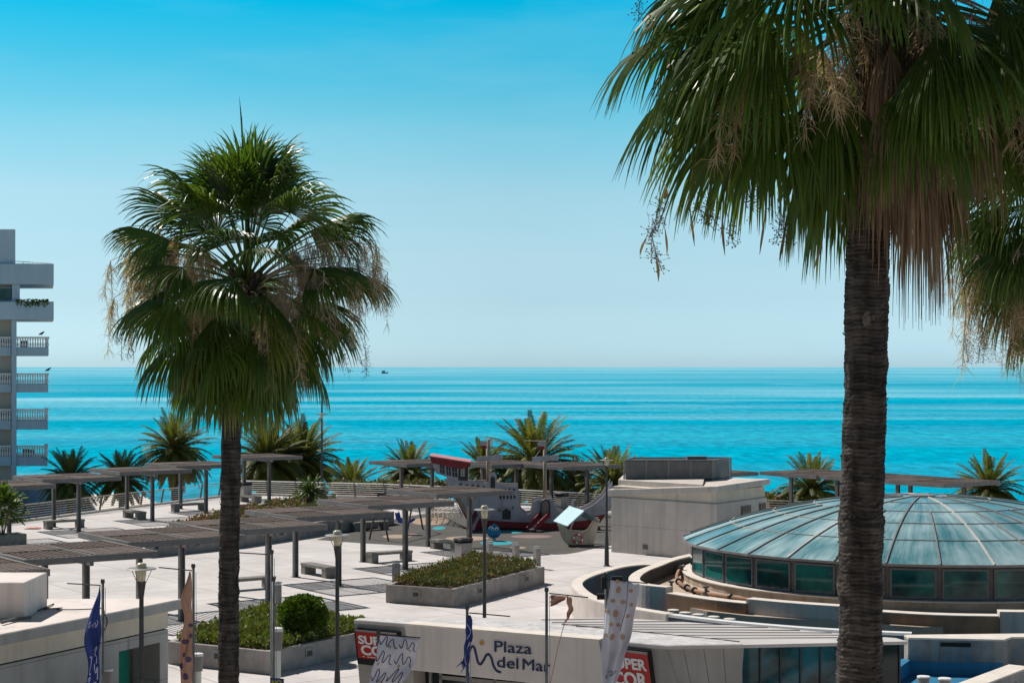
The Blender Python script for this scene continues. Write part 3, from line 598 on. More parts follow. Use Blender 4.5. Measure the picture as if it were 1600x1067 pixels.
# round bush
rnd = random.Random(3)
b = P(474, 1000, .6); t = thing('round_bush', 'dense clipped round green bush in the near planter', 'bush', b)
g = MB()
for k in range(13000):
    v = Vector((rnd.gauss(0, 1), rnd.gauss(0, 1), rnd.gauss(0, 1))).normalized()
    if v.z < -.75: continue
    r_ = (.66 + .10 * noise.noise(v * 3.0) + .07 * noise.noise(v * 7)) * (rnd.random() ** .22)
    p = b + Vector((v.x * 1.05, v.y * 1.05, v.z * .84)) * r_ + Vector((0, 0, .74)); d = (v + Vector((rnd.uniform(-.7, .7), rnd.uniform(-.7, .7), rnd.uniform(-.3, .8)))).normalized()
    s_ = rnd.uniform(.04, .085); q = d.orthogonal(); q.rotate(Matrix.Rotation(rnd.uniform(0, 6.28), 3, d)); q = q.normalized() * s_ * .42
    g.add([p, p + d * s_ * .5 + q, p + d * s_, p + d * s_ * .5 - q], [(0, 1, 2, 3)], rnd.choice([0, 0, .1, .2, .4]))
g.build('crown', MATS['leaf_shrub'], t)
g = MB(); g.tube([b - Vector((0, 0, .1)), b + Vector((0, 0, .5))], [.07, .04], 8); g.build('stem', m_wood, t)
# leafy shrub cut by the left picture edge
b = P(12, 858); t = thing('leafy_shrub', 'broad leaved yellow green shrub in a box at the picture edge by the hotel', 'shrub', b)
g = MB(); g.box(b + Vector((-.3, .2, .35)), (1.9, 1.2, .7), RZ); g.build('plant_box', m_bench, t, bevel=.02)
g = MB()
for k in range(520):
    a = rnd.uniform(0, 6.28); e = rnd.uniform(-.5, 1.4); c = b + Vector((-.30, .1, 1.75)); d = Vector((math.cos(a) * math.cos(e), math.sin(a) * math.cos(e), math.sin(e)))
    p = c + Vector((d.x * 1.05, d.y * .9, d.z * 1.2)) * rnd.uniform(.3, 1); d = (d + Vector((0, 0, rnd.uniform(-.4, .5)))).normalized(); L_ = rnd.uniform(.28, .5); s_ = d.cross(UP).normalized() * L_ * .22
    tn = rnd.choice([0, .1, .3, .5, .6]); g.add([p, p + d * L_ * .35 + s_, p + d * L_ * .75 + s_ * .8 + Vector((0, 0, -.02)), p + d * L_ + Vector((0, 0, -.08)), p + d * L_ * .75 - s_ * .8 + Vector((0, 0, -.02)), p + d * L_ * .35 - s_], [(0, 1, 2, 3), (0, 3, 4, 5)], tn)
g.build('leaves', MATS['leaf_shrub'], t)
g = MB()
for k in range(7):
    a = k * .9; g.tube([b + Vector((-.3 + .1 * math.cos(a), .1 + .1 * math.sin(a), .7)), b + Vector((-.35 + .35 * math.cos(a), .1 + .35 * math.sin(a), 1.6)), b + Vector((-.35 + .5 * math.cos(a), .1 + .5 * math.sin(a), 2.2))], [.03, .02, .008], 5)
g.build('stem', m_wood, t)

# red cloth on the ground
m_cloth = M('faded_red_cloth', (0.50, 0.13, 0.13), (0.42, 0.09, 0.10), scale=4, rough=.9)
c = P(51, 826); g = MB(); vv = []; nx_, ny_ = 12, 8
for j in range(ny_ + 1):
    for i in range(nx_ + 1):
        x = (i / nx_ - .5) * .75; y = (j / ny_ - .5) * .55; z = .02 + .10 * max(0, noise.noise(Vector((x * 5, y * 6, 1))) + .3) * (1 - abs(i / nx_ - .5) * 1.6)
        vv.append(c + Vector((x + .08 * noise.noise(Vector((x * 4, y * 4, 9))), y, max(.008, z))))
g.add(vv, [(j * (nx_ + 1) + i, j * (nx_ + 1) + i + 1, (j + 1) * (nx_ + 1) + i + 1, (j + 1) * (nx_ + 1) + i) for j in range(ny_) for i in range(nx_)])
o = g.build('cloth', m_cloth, smooth=True); tag(o, 'crumpled red cloth lying on the pavement by the railing', 'cloth')
sm = o.modifiers.new('thick', 'SOLIDIFY'); sm.thickness = .006

# ------------------------------------------------------------------ louvred service block right of the play ship
def service_block():
    a = P(955, 862); b = P(1120, 877); dv = VD; c = Vector((b.x + 2.75, b.y + 3.9, 0))
    root = thing('service_block', 'pale concrete service block with a grey louvred roof box behind the dome', 'service building', a)
    far = Vector((a.x + (c.x - b.x), a.y + (c.y - b.y) + .8, 0))
    body = [a, b, c, far]
    g = MB(); g.slab(body, 0, 2.52); g.build('wall', panelled('panelled_concrete', (.60, .525, .475), (.50, .44, .40), 2.4, 1.25), root, bevel=.01)
    cen = sum(body, Vector()) / 4
    inn = [cen + (p - cen) * .975 for p in body]
    m_cream = M('cream_band', (0.62, 0.55, 0.45), (0.52, 0.46, 0.38), scale=1, rough=.85, streak=(.25, .2, .15), streak_amt=.4)
    g = MB(); g.slab(inn, 2.521, 3.02); g.build('clerestory', m_cream, root)
    out = [cen + (p - cen) * 1.045 for p in body]
    # fascia roof: level over the right half, dipping to the left corner
    g = MB(); z0 = [2.56, 3.02, 3.10, 2.9]; z1 = [2.86, 3.30, 3.36, 3.2]
    vs_ = [Vector((p.x, p.y, z)) for p, z in zip(out, z0)] + [Vector((p.x, p.y, z)) for p, z in zip(out, z1)]
    g.add(vs_, [(3, 2, 1, 0), (4, 5, 6, 7), (0, 1, 5, 4), (1, 2, 6, 5), (2, 3, 7, 6), (3, 0, 4, 7)]); g.build('roof', m_conc_l, root, bevel=.015)
    g = MB(); l = [P(968, 766, 3.0), D(1120, 760, b.y + .4)]
    q0 = D(966, 764, a.y + .9); q1 = D(1098, 762, b.y + .9); q2 = q1 + Vector((.5, 4, 0)); q3 = q0 + Vector((.5, 4, 0)); zz = 3.25
    g.add([Vector((q0.x, q0.y, 2.9)), Vector((q1.x, q1.y, 3.2)), Vector((q2.x, q2.y, 3.2)), Vector((q3.x, q3.y, 2.9)), Vector((q0.x, q0.y, 3.26)), Vector((q1.x, q1.y, 3.30)), Vector((q2.x, q2.y, 3.30)), Vector((q3.x, q3.y, 3.26))], [(3, 2, 1, 0), (4, 5, 6, 7), (0, 1, 5, 4), (1, 2, 6, 5), (2, 3, 7, 6), (3, 0, 4, 7)]); g.build('upstand', m_conc_l, root, bevel=.01)
    # louvred box
    dd = 81.9; x0 = D(975, 0, dd).x; x1 = D(1114, 0, dd).x; x2 = D(1142, 0, dd + 2.3).x; zt = D(0, 719, dd).z; zb = 3.27
    base = [Vector((x0, dd, 0)), Vector((x1, dd, 0)), Vector((x2, dd + 2.3, 0)), Vector((x0 + .6, dd + 2.3, 0))]
    cb = sum(base, Vector()) / 4
    lo = MB(); lo.slab([cb + (p - cb) * .97 for p in base], zb - .2, zt - .02); lob = lo.build('louvre_box', m_dark, root)
    s_ = MB(); n_ = 17
    for k in range(n_):
        z = zb + .05 + (zt - zb - .08) * k / n_
        s_.bar(base[0] + Vector((0, -.01, z)), base[1] + Vector((0, -.01, z)), .05, .028); s_.bar(base[1] + Vector((0, 0, z)), base[2] + Vector((0, 0, z)), .05, .028)
    s_.build('louvre', m_steel_l, lob)
    s_ = MB()
    for f in (0, .25, .5, .75, 1): s_.bar(base[0].lerp(base[1], f) + Vector((0, -.03, zb - .1)), base[0].lerp(base[1], f) + Vector((0, -.03, zt)), .06, .05, Vector((0, 1, 0)))
    s_.bar(base[2] + Vector((0, 0, zb - .1)), base[2] + Vector((0, 0, zt)), .06, .05, Vector((0, 1, 0)))
    s_.wall(base, zt - .03, zt + .03, .08, closed=True); s_.build('frame', m_steel_l, lob)
    v = MB(); p = D(1088, 717, dd + .8); v.box((p.x, p.y, zt + .07), (.9, .6, .16)); v.build('vent', m_steel, root)
    # windows on the right face and floor vent
    for f0, f1 in ((.47, .66), (.84, .97)):
        pa = b.lerp(c, f0); pb = b.lerp(c, f1); t = (pb - pa).normalized(); n2 = Vector((t.y, -t.x, 0)); w_ = (pb - pa).length
        f_ = MB(); f_.box((pa + pb) / 2 + n2 * .012 + Vector((0, 0, 1.90)), (w_, .05, .75), math.atan2(t.y, t.x)); fo = f_.build('window', m_steel, root)
        f_ = MB(); f_.box((pa + pb) / 2 + n2 * .042 + Vector((0, 0, 1.90)), (w_ - .12, .02, .63), math.atan2(t.y, t.x)); f_.build('pane', m_glass_d, fo)
    t = (b - a).normalized(); n2 = Vector((t.y, -t.x, 0)); p = a.lerp(b, .335)
    f_ = MB(); f_.box(p + n2 * .02 + Vector((0, 0, .36)), (.26, .05, .2), math.atan2(t.y, t.x)); f_.build('vent', m_steel, root)
service_block()

# ------------------------------------------------------------------ skylight dome
DC = Vector((15.4, 66.1, 0)); DA, DB = 8.95, 8.47; ZE = 2.0; DH = 1.66
def dome():
    root = thing('skylight_dome', 'wide oval skylight dome of dusty teal glass panels on a ring of windows', 'dome', DC)
    N = 32
    def E(a, k, z, off=0): return DC + Vector(((DA * k + off) * math.cos(a), (DB * k + off) * math.sin(a), z))
    def zz(k): return ZE + DH * (1 - k ** 2.15)
    rings = [1.0, .80, .62, .45, .28, .10]; a0 = -math.pi / 2 + .045
    # glass shell, one panel per bay and ring; dusty streaks run down the slope
    m, t, b = newmat('dusty_dome_glass'); L = t.links.new
    uv = nn(t, 'ShaderNodeUVMap'); mp = nn(t, 'ShaderNodeMapping'); mp.inputs['Scale'].default_value = (150, 2.2, 1); L(uv.outputs[0], mp.inputs[0])
    no = nn(t, 'ShaderNodeTexNoise'); no.inputs['Scale'].default_value = 1; no.inputs['Detail'].default_value = 7; no.inputs['Roughness'].default_value = .65; L(mp.outputs[0], no.inputs['Vector'])
    co = nn(t, 'ShaderNodeTexCoord'); n2 = nn(t, 'ShaderNodeTexNoise'); n2.inputs['Scale'].default_value = .45; n2.inputs['Detail'].default_value = 4; L(co.outputs['Object'], n2.inputs['Vector'])
    ad = nn(t, 'ShaderNodeMath', operation='ADD'); L(no.outputs['Fac'], ad.inputs[0]); L(n2.outputs['Fac'], ad.inputs[1])
    mr = nn(t, 'ShaderNodeMapRange'); mr.inputs['From Min'].default_value = .82; mr.inputs['From Max'].default_value = 1.28; L(ad.outputs[0], mr.inputs['Value'])
    mi = nn(t, 'ShaderNodeMix', data_type='RGBA'); L(mr.outputs[0], mi.inputs['Factor']); mi.inputs['A'].default_value = (.06, .20, .23, 1); mi.inputs['B'].default_value = (.34, .47, .49, 1); L(mi.outputs['Result'], b.inputs['Base Color'])
    mq = nn(t, 'ShaderNodeMapRange'); mq.inputs['To Min'].default_value = .22; mq.inputs['To Max'].default_value = .6; L(mr.outputs[0], mq.inputs['Value']); L(mq.outputs[0], b.inputs['Roughness'])
    me = bpy.data.meshes.new('glass_roof'); vs_ = []; fs = []; uvs = []
    sub = [1.0, .9, .8, .71, .62, .535, .45, .365, .28, .19, .10, 0.0]
    for k in sub:
        for i in range(N): vs_.append(E(a0 + 2 * math.pi * i / N, k, zz(k)) - DC)
    for j in range(len(sub) - 1):
        for i in range(N):
            i2 = (i + 1) % N; fs.append((j * N + i, j * N + i2, (j + 1) * N + i2, (j + 1) * N + i)); uvs += [(i / N, sub[j]), ((i + 1) / N, sub[j]), ((i + 1) / N, sub[j + 1]), (i / N, sub[j + 1])]
    me.from_pydata(vs_, [], fs); me.materials.append(m); ul = me.uv_layers.new(name='UVMap')
    for q, l in enumerate(ul.data): l.uv = uvs[q]
    o = bpy.data.objects.new('glass_roof', me); COL.objects.link(o); o.parent = root
    for i in range(N):
        a = a0 + 2 * math.pi * i / N
        ks = [x for x in sub if x > 0] if i % 2 == 0 else [x for x in sub if x >= .45]
        g = MB(); pts = [E(a, k, zz(k) + .025) for k in ks]
        for q in range(len(pts) - 1): g.bar(pts[q], pts[q + 1], .05, .045)
        g.build('rib', m_steel_l if i % 4 else m_conc_l, root)
    for k in (.80, .62, .45, .28, .10):
        g = MB(); n_ = N
        for i in range(n_): g.bar(E(a0 + 2 * math.pi * i / n_, k, zz(k) + .018), E(a0 + 2 * math.pi * (i + 1) / n_, k, zz(k) + .018), .028, .026)
        g.build('glazing_ring', m_conc_l, root)
    g = MB(); g.lathe(DC + Vector((0, 0, zz(0))), [(.5, -.05), (.5, .04), (.3, .08)], 14); g.build('cap', m_steel_l, root)
    ring = [E(a0 + 2 * math.pi * i / N, 1.0, 0, .03) for i in range(N)]
    g = MB(); g.wall(ring, ZE - .07, ZE + .012, .45, closed=True); g.build('eave', m_steel_l, root)
    wl = [E(a0 + 2 * math.pi * i / N, 1.0, 0, -.34) for i in range(N)]
    g = MB(); g.wall(wl, .79, ZE - .101, .25, closed=True); g.build('wall', M('brown_steel', (.15, .125, .11), (.10, .09, .08), scale=3, rough=.6), root)
    for i in range(N):
        pa, pb = wl[i], wl[(i + 1) % N]; t = (pb - pa).normalized(); n2 = Vector((t.y, -t.x, 0)); mid = (pa + pb) / 2; rz = math.atan2(t.y, t.x); w_ = (pb - pa).length * .90
        f_ = MB(); zc = 1.34; hh = 1.0; f_.box(mid + n2 * .02 + Vector((0, 0, zc)), (w_, .08, hh), rz); fo = f_.build('window', m_frame, root)
        f_ = MB(); f_.box(mid + n2 * .064 + Vector((0, 0, zc)), (w_ - .13, .012, hh - .13), rz); f_.build('pane', m_glass, fo)
    base = [E(2 * math.pi * i / 64, 1, 0, -.02) for i in range(64)]
    g = MB(); g.wall(base, .40, .77, .55, closed=True); g.build('plinth', M('ochre_stained_concrete', (.46, .37, .28), (.33, .26, .20), scale=1.3, rough=.9, streak=(.20, .12, .07), streak_amt=.6), root)
    g = MB(); g.wall([E(2 * math.pi * i / 64, 1, 0, .03) for i in range(64)], .765, .80, .60, closed=True); g.build('ledge', m_cap, root)
dome()

# concentric walls round the dome
m_trench = M('trench_dark_blue', (.02, .10, .17), (.05, .05, .05), scale=.6, rough=.8)
def pxpath(pts, z): return [P(a, b, z) for a, b in pts]
def smoothpath(pts, n=6):
    out = []
    for i in range(len(pts) - 1):
        p0 = pts[max(i - 1, 0)]; p1 = pts[i]; p2 = pts[i + 1]; p3 = pts[min(i + 2, len(pts) - 1)]
        for k in range(n):
            t = k / n; out.append(.5 * ((2 * p1) + (p2 - p0) * t + (2 * p0 - 5 * p1 + 4 * p2 - p3) * t * t + (3 * p1 - p0 - 3 * p2 + p3) * t ** 3))
    out.append(pts[-1]); return out
rim_out = smoothpath(pxpath([(1020, 881), (995, 881), (961, 885), (924, 895), (903, 903), (893, 911), (897, 920), (912, 931), (937, 941), (985, 951), (1040, 960)], 1.0))
t = thing('curved_wall', 'outermost pale curved wall sweeping round the sunken trench left of the dome', 'wall', rim_out[0], group='curved walls round the dome')
g = MB(); g.wall(rim_out, 0, .97, .34); g.build('wall', m_conc_l, t); g = MB(); g.wall(rim_out, .972, 1.02, .38); g.build('coping', m_cap, t)
rim_in = smoothpath(pxpath([(1090, 863), (1045, 873), (1018, 883), (997, 891), (984, 900), (984, 908), (1003, 914), (1040, 918)], 1.0))
t = thing('curved_wall', 'inner pale curved wall with a rounded end beside the pipes', 'wall', rim_in[0], group='curved walls round the dome')
g = MB(); g.wall(rim_in, 0, .97, .36); g.build('wall', m_conc_l, t); g = MB(); g.wall(rim_in, .972, 1.02, .40); g.build('coping', m_cap, t)
def shade_lining(path, th, m, z1=.96):  # thin dark sheet that puts the shade of a wall's inner face into colour
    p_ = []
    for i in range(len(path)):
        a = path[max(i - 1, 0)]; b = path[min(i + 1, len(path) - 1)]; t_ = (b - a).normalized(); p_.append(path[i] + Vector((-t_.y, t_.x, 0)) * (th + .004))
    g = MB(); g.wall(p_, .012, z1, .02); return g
shade_lining(rim_out, .34, None).build('inner_shade_lining', MATS['trench_dark_blue'], [o for o in bpy.data.objects if o.get('label', '').startswith('outermost pale')][0])
m_inner_shade = M('shaded_brown_concrete', (.13, .105, .09), (.07, .08, .10), scale=1.2, rough=.9, streak=(.2, .16, .12), streak_amt=.4)  # brown darkened to paint the shade on the inner wall's face
shade_lining(rim_in, .36, None).build('inner_shade_lining', m_inner_shade, [o for o in bpy.data.objects if o.get('label', '').startswith('inner pale curved')][0])
def segwall(pts, z, label, m, th=.45):
    p_ = smoothpath(pxpath(pts, z), 4)
    t = thing('curved_wall', label, 'wall', p_[0], group='curved walls round the dome')
    g = MB(); g.wall(p_, 0, z - .03, th); g.build('wall', m, t); g = MB(); g.wall(p_, z - .028, z, th + .03); g.build('coping', m_cap, t)
segwall([(1041, 926), (1080, 932), (1120, 937.5), (1164, 942)], .86, 'rust coloured curved wall just right of the polka dot flag', m_terra)
segwall([(1165, 935), (1230, 941), (1310, 946.5), (1372, 950)], .98, 'pale grey curved wall section left of the big fan palm trunk', m_conc_l)
segwall([(1373, 955), (1440, 959), (1500, 961), (1561, 962)], .86, 'rust coloured curved wall right of the big fan palm trunk', m_terra)
segwall([(1562, 955), (1640, 955), (1760, 948)], .98, 'pale wall section at the picture edge below the dome windows', m_conc_l)
m_floor = M('sandy_roof_floor', (.46, .37, .29), (.36, .28, .22), scale=.8, rough=.95, bump=.2)
fl = pxpath([(1090, 868), (1045, 877), (1018, 886), (1000, 893), (988, 902), (990, 908), (1040, 919)], 1.0) + [P(1100, 938, .86), P(1165, 945, .86), P(1440, 962, .86), P(1700, 958, .86), Vector((26, 72, 0)), Vector((22, 80, 0)), Vector((12, 77, 0))]
cf = Vector((14, 65, 0)); g = MB(); g.slab([cf + (Vector((p.x, p.y, 0)) - cf) * .985 for p in fl], .03, .50); tag(g.build('skylight_terrace', m_floor), kind='structure')
tr = [Vector((p.x, p.y, 0)) for p in rim_out] + [P(1240, 982, 1.0), P(1420, 988, 1.0), P(1600, 991, 1.0), P(1900, 991, 1.0), Vector((28, 66, 0)), Vector((10, 69, 0))]
g = MB(); g.add([(p.x, p.y, .006) for p in tr], [tuple(range(len(tr)))]); tag(g.build('trench_floor', m_trench), kind='structure')
rail_ = smoothpath(pxpath([(1040, 959), (1130, 970), (1240, 979.5), (1330, 985), (1424, 989)], 1.0), 5)
t = thing('curved_wall', 'low wall with a thin white rim between the ribbed roof and the dome', 'wall', rail_[0], group='curved walls round the dome')
g = MB(); g.wall(rail_, 0, .92, .25); g.build('wall', m_trench, t); g = MB(); g.wall(rail_, .922, 1.0, .30); g.build('coping', m_white, t)
# pipe stubs in the trench
def stub():
    root = thing('vent_stub', 'x', 'vent pipe', (0, 0, 0), group='row of short vent pipes in the trench')
    g = LMB(); g.lathe((0, 0, 0), [(.14, 0), (.14, .74)], 14); g.build('pipe', m_dark, root); g = LMB(); g.lathe((0, 0, 0), [(.18, .741), (.18, .80), (.05, .82)], 14); g.build('cap', m_cap, root); return root
s0 = stub()
for i, (px, py) in enumerate([(1052, 951), (1070.5, 955), (1091, 958), (1115, 961.5), (1140, 965)]):
    o = s0 if i == 0 else copy_tree(s0); p = P(px, py, .82); o.location = (p.x, p.y, 0)
    o['label'] = ['capped vent pipe nearest the polka dot flag, first of the trench row', 'capped vent pipe second from the flag in the trench row', 'capped vent pipe in the middle of the trench row of five', 'capped vent pipe fourth from the flag in the trench row', 'capped vent pipe at the far end of the trench row, nearest the pale wall'][i]
# water pipe at the dome foot
pp = smoothpath([P(1068, 884, .75), P(1060, 893, .75), P(1058, 904, .70), P(1067, 914, .65), P(1085, 922, .62), P(1110, 928, .62), P(1150, 934, .62), P(1200, 940, .60)], 5)
t = thing('water_pipe', 'rusty pipe with flanges curling round the foot of the dome', 'pipe', pp[0])
g = MB(); g.tube(pp, .07, 8); g.build('pipe', m_terra, t, smooth=True)
g = MB()
for k in (4, 12, 17, 20, 24, 29): d_ = (pp[k + 1] - pp[k]).normalized(); g.tube([pp[k] - d_ * .04, pp[k] + d_ * .04], .13, 10)
g.build('flange', m_dark, t)
for a_, b_ in ((1049, 908), (1103, 916), (1066, 884)):
    p = P(a_, b_, .95); g = MB(); g.lathe(Vector((p.x, p.y, .5)), [(.05, 0), (.05, .40), (.11, .42), (.11, .47)], 10); g.build('valve', m_steel, t)

# ------------------------------------------------------------------ pool court at the lower right
t = thing('pool_wall', 'stained concrete wall with a dark spout slot over the blue basin', 'wall', P(1420, 1000, 1.0))
A = P(1419, 996, 1.0); B = P(1568, 999, 1.0); C_ = P(1580, 995, 1.0); E_ = P(1900, 995, 1.0)
g = MB(); g.slab([Vector((A.x, A.y, 0)), Vector((B.x, B.y, 0)), Vector((C_.x, C_.y, 0)), Vector((E_.x, E_.y, 0)), Vector((E_.x, E_.y + 1.0, 0)), Vector((A.x, A.y + .5, 0))], 0, .96); g.build('wall', m_stain, t)
g = MB(); g.slab([Vector((A.x, A.y - .02, 0)), Vector((B.x, B.y - .02, 0)), Vector((C_.x, C_.y - .02, 0)), Vector((E_.x, E_.y, 0)), Vector((E_.x, E_.y + 1.0, 0)), Vector((A.x, A.y + .5, 0))], .962, 1.01); g.build('coping', m_cap, t)
nf = Vector((B.y - A.y, A.x - B.x, 0)).normalized(); rzf = math.atan2(B.y - A.y, B.x - A.x)
p = A.lerp(B, .50); g = MB(); g.box(p + nf * .01 + Vector((0, 0, -.16)), (.82, .06, .10), rzf); g.build('spout', m_black, t)
g = MB(); g.box(p + nf * .012 + Vector((0, 0, -.43)), (.84, .02, .42), rzf); g.build('rust_panel', m_terra if False else m_stain, t)
g = MB(); base_b = [A + nf * .02, B + nf * .02]; g.slab([Vector((q.x, q.y, 0)) for q in base_b] + [Vector((B.x, B.y, 0)), Vector((A.x, A.y, 0))], 0.01, .36); g.build('painted_band', m_blue, t)
g = MB(); L0 = P(1340, 1090, .4); L1 = P(1424, 1029, .4)
tt = thing('basin_wall', 'low blue painted wall running towards the viewer beside the big trunk', 'wall', L1)
g.slab([Vector((L0.x, L0.y, 0)), Vector((L1.x, L1.y, 0)), Vector((L1.x - .25, L1.y + .05, 0)), Vector((L0.x - .25, L0.y + .05, 0))], 0.0, .40); g.build('wall', m_blue, tt)
bas = [Vector((L0.x, L0.y, .01)), P(1600, 1100), P(1590, 1045), Vector((A.x + .2, A.y - .02, .01))]
g = MB(); g.add([(q.x, q.y, .012) for q in [L0, Vector((8.2, 37.6, 0)), Vector((12.5, 43.4, 0)), B, A]], [(0, 1, 2, 3, 4)]); tag(g.build('basin_floor', m_blue), kind='structure')
A = P(1478, 1075, 1.0); B = P(1578, 1038, 1.0)
t = thing('parapet', 'sunlit concrete parapet slanting up from the bottom edge beside the basin', 'wall', A)
d_ = (B - A).normalized(); n_ = Vector((-d_.y, d_.x, 0)) * .5
g = MB(); g.slab([Vector((q.x, q.y, 0)) for q in (A - d_ * 3, B, B - n_, A - d_ * 3 - n_)], 0, .97); g.build('wall', m_conc, t)
g = MB(); g.slab([Vector((q.x, q.y, 0)) for q in (A - d_ * 3 + n_ * .05, B + n_ * .05, B - n_ * 1.05, A - d_ * 3 - n_ * 1.05)], .972, 1.01); g.build('coping', m_cap, t)
p_ = A.lerp(B, .75) - n_ * 1.02; g = MB(); g.box(Vector((p_.x, p_.y, .60)), (.22, .05, .28), math.atan2(d_.y, d_.x)); g.build('recessed_light', m_steel, t)
def caplamp():
    root = thing('path_lamp', 'x', 'path lamp', (0, 0, 0), group='grey cylindrical path lamps with pale round caps')
    g = LMB(); g.lathe((0, 0, 0), [(.10, 0), (.10, 1.0)], 16); g.build('body', m_light, root)
    g = LMB(); g.lathe((0, 0, 0), [(.13, 1.001), (.15, 1.17)], 16); g.build('head', m_steel_l, root); g = LMB(); g.lathe((0, 0, 0), [(.155, 1.171), (.15, 1.20), (.03, 1.21)], 16); g.build('cap', m_white, root); return root
c0 = caplamp()
for i, ((px, py, z_, s_), lb) in enumerate([((1443, 1055, 1.21, .95), 'round capped path lamp in front of the blue basin, next to the trunk'), ((1476, 1058, 1.21, .95), 'round capped path lamp before the basin, nearer the slanting parapet'),
        ((168, 1043, 1.9, 1.57), 'pale path lamp standing beside the blue flag'), ((309, 1019, 2.3, 1.85), 'tall white path lamp between the peach dotted flag and the left fan palm trunk'),
        ((840, 1060, 1.8, 1.5), 'path lamp cap rising before the store facade below the torn peach flag'), ((433, 979, 2.9, 2.35), 'tallest white path lamp before the near planter, beside the flagpole')]):
    o = c0 if i == 0 else copy_tree(c0); p = P(px, py, z_); o.location = (p.x, p.y, 0); o.scale = (1 if i < 2 else .8, 1 if i < 2 else .8, z_ / 1.21); o['label'] = lb
t = thing('path_sign', 'small dark blue notice plate with yellow letters fixed below the tall white path lamp', 'sign', P(433, 1056, 1.6)); 

# ------------------------------------------------------------------ lettering
def text_obj(s, h, o, xd, yd, m, parent, name, off=0.0, ext=0.012, spacing=1.0, width=None):
    """lettering with its lower left corner at o, running along xd, upright along yd, capital height h"""
    c = bpy.data.curves.new(name, 'FONT'); c.body = s; c.size = 1.0; c.offset = off; c.extrude = ext; c.space_character = spacing; c.resolution_u = 4
    t = bpy.data.objects.new(name + '_tmp', c); COL.objects.link(t)
    dg = bpy.context.evaluated_depsgraph_get(); me = bpy.data.meshes.new_from_object(t.evaluated_get(dg)); bpy.data.objects.remove(t)
    xd = Vector(xd).normalized(); yd = Vector(yd).normalized(); zd = xd.cross(yd)
    x0 = min(v.co.x for v in me.vertices); x1 = max(v.co.x for v in me.vertices); k = h / .73; kx = k if width is None else width / (x1 - x0)
    q = MB(); q.add([Vector(o) + xd * ((v.co.x - x0) * kx) + yd * (v.co.y * k) + zd * (v.co.z + ext) for v in me.vertices], [tuple(p.vertices) for p in me.polygons])
    bpy.data.meshes.remove(me)
    return q.build(name, m, parent)
def ribbon(mb, pts, wd, nrm, th=.008):
    """flat stroke of width wd along pts lying on a surface with normal nrm"""
    nrm = Vector(nrm).normalized(); n_ = len(pts)
    vs_ = []
    for i, p in enumerate(pts):
        d = (pts[min(i + 1, n_ - 1)] - pts[max(i - 1, 0)]).normalized(); s_ = d.cross(nrm).normalized() * wd / 2
        vs_ += [p - s_ + nrm * th, p + s_ + nrm * th, p + s_, p - s_]
    fs = []
    for i in range(n_ - 1):
        a, b = 4 * i, 4 * i + 4
        for k in range(4): fs.append((a + k, a + (k + 1) % 4, b + (k + 1) % 4, b + k))
    fs += [(3, 2, 1, 0), tuple(4 * (n_ - 1) + k for k in range(4))]
    mb.add(vs_, fs)
def disc(mb, c, r, nrm, th=.01, n=20):
    nrm = Vector(nrm).normalized(); a = nrm.orthogonal().normalized(); b = nrm.cross(a)
    mb.prism([Vector(c) + a * r * math.cos(2 * math.pi * k / n) + b * r * math.sin(2 * math.pi * k / n) for k in range(n)], nrm * th)

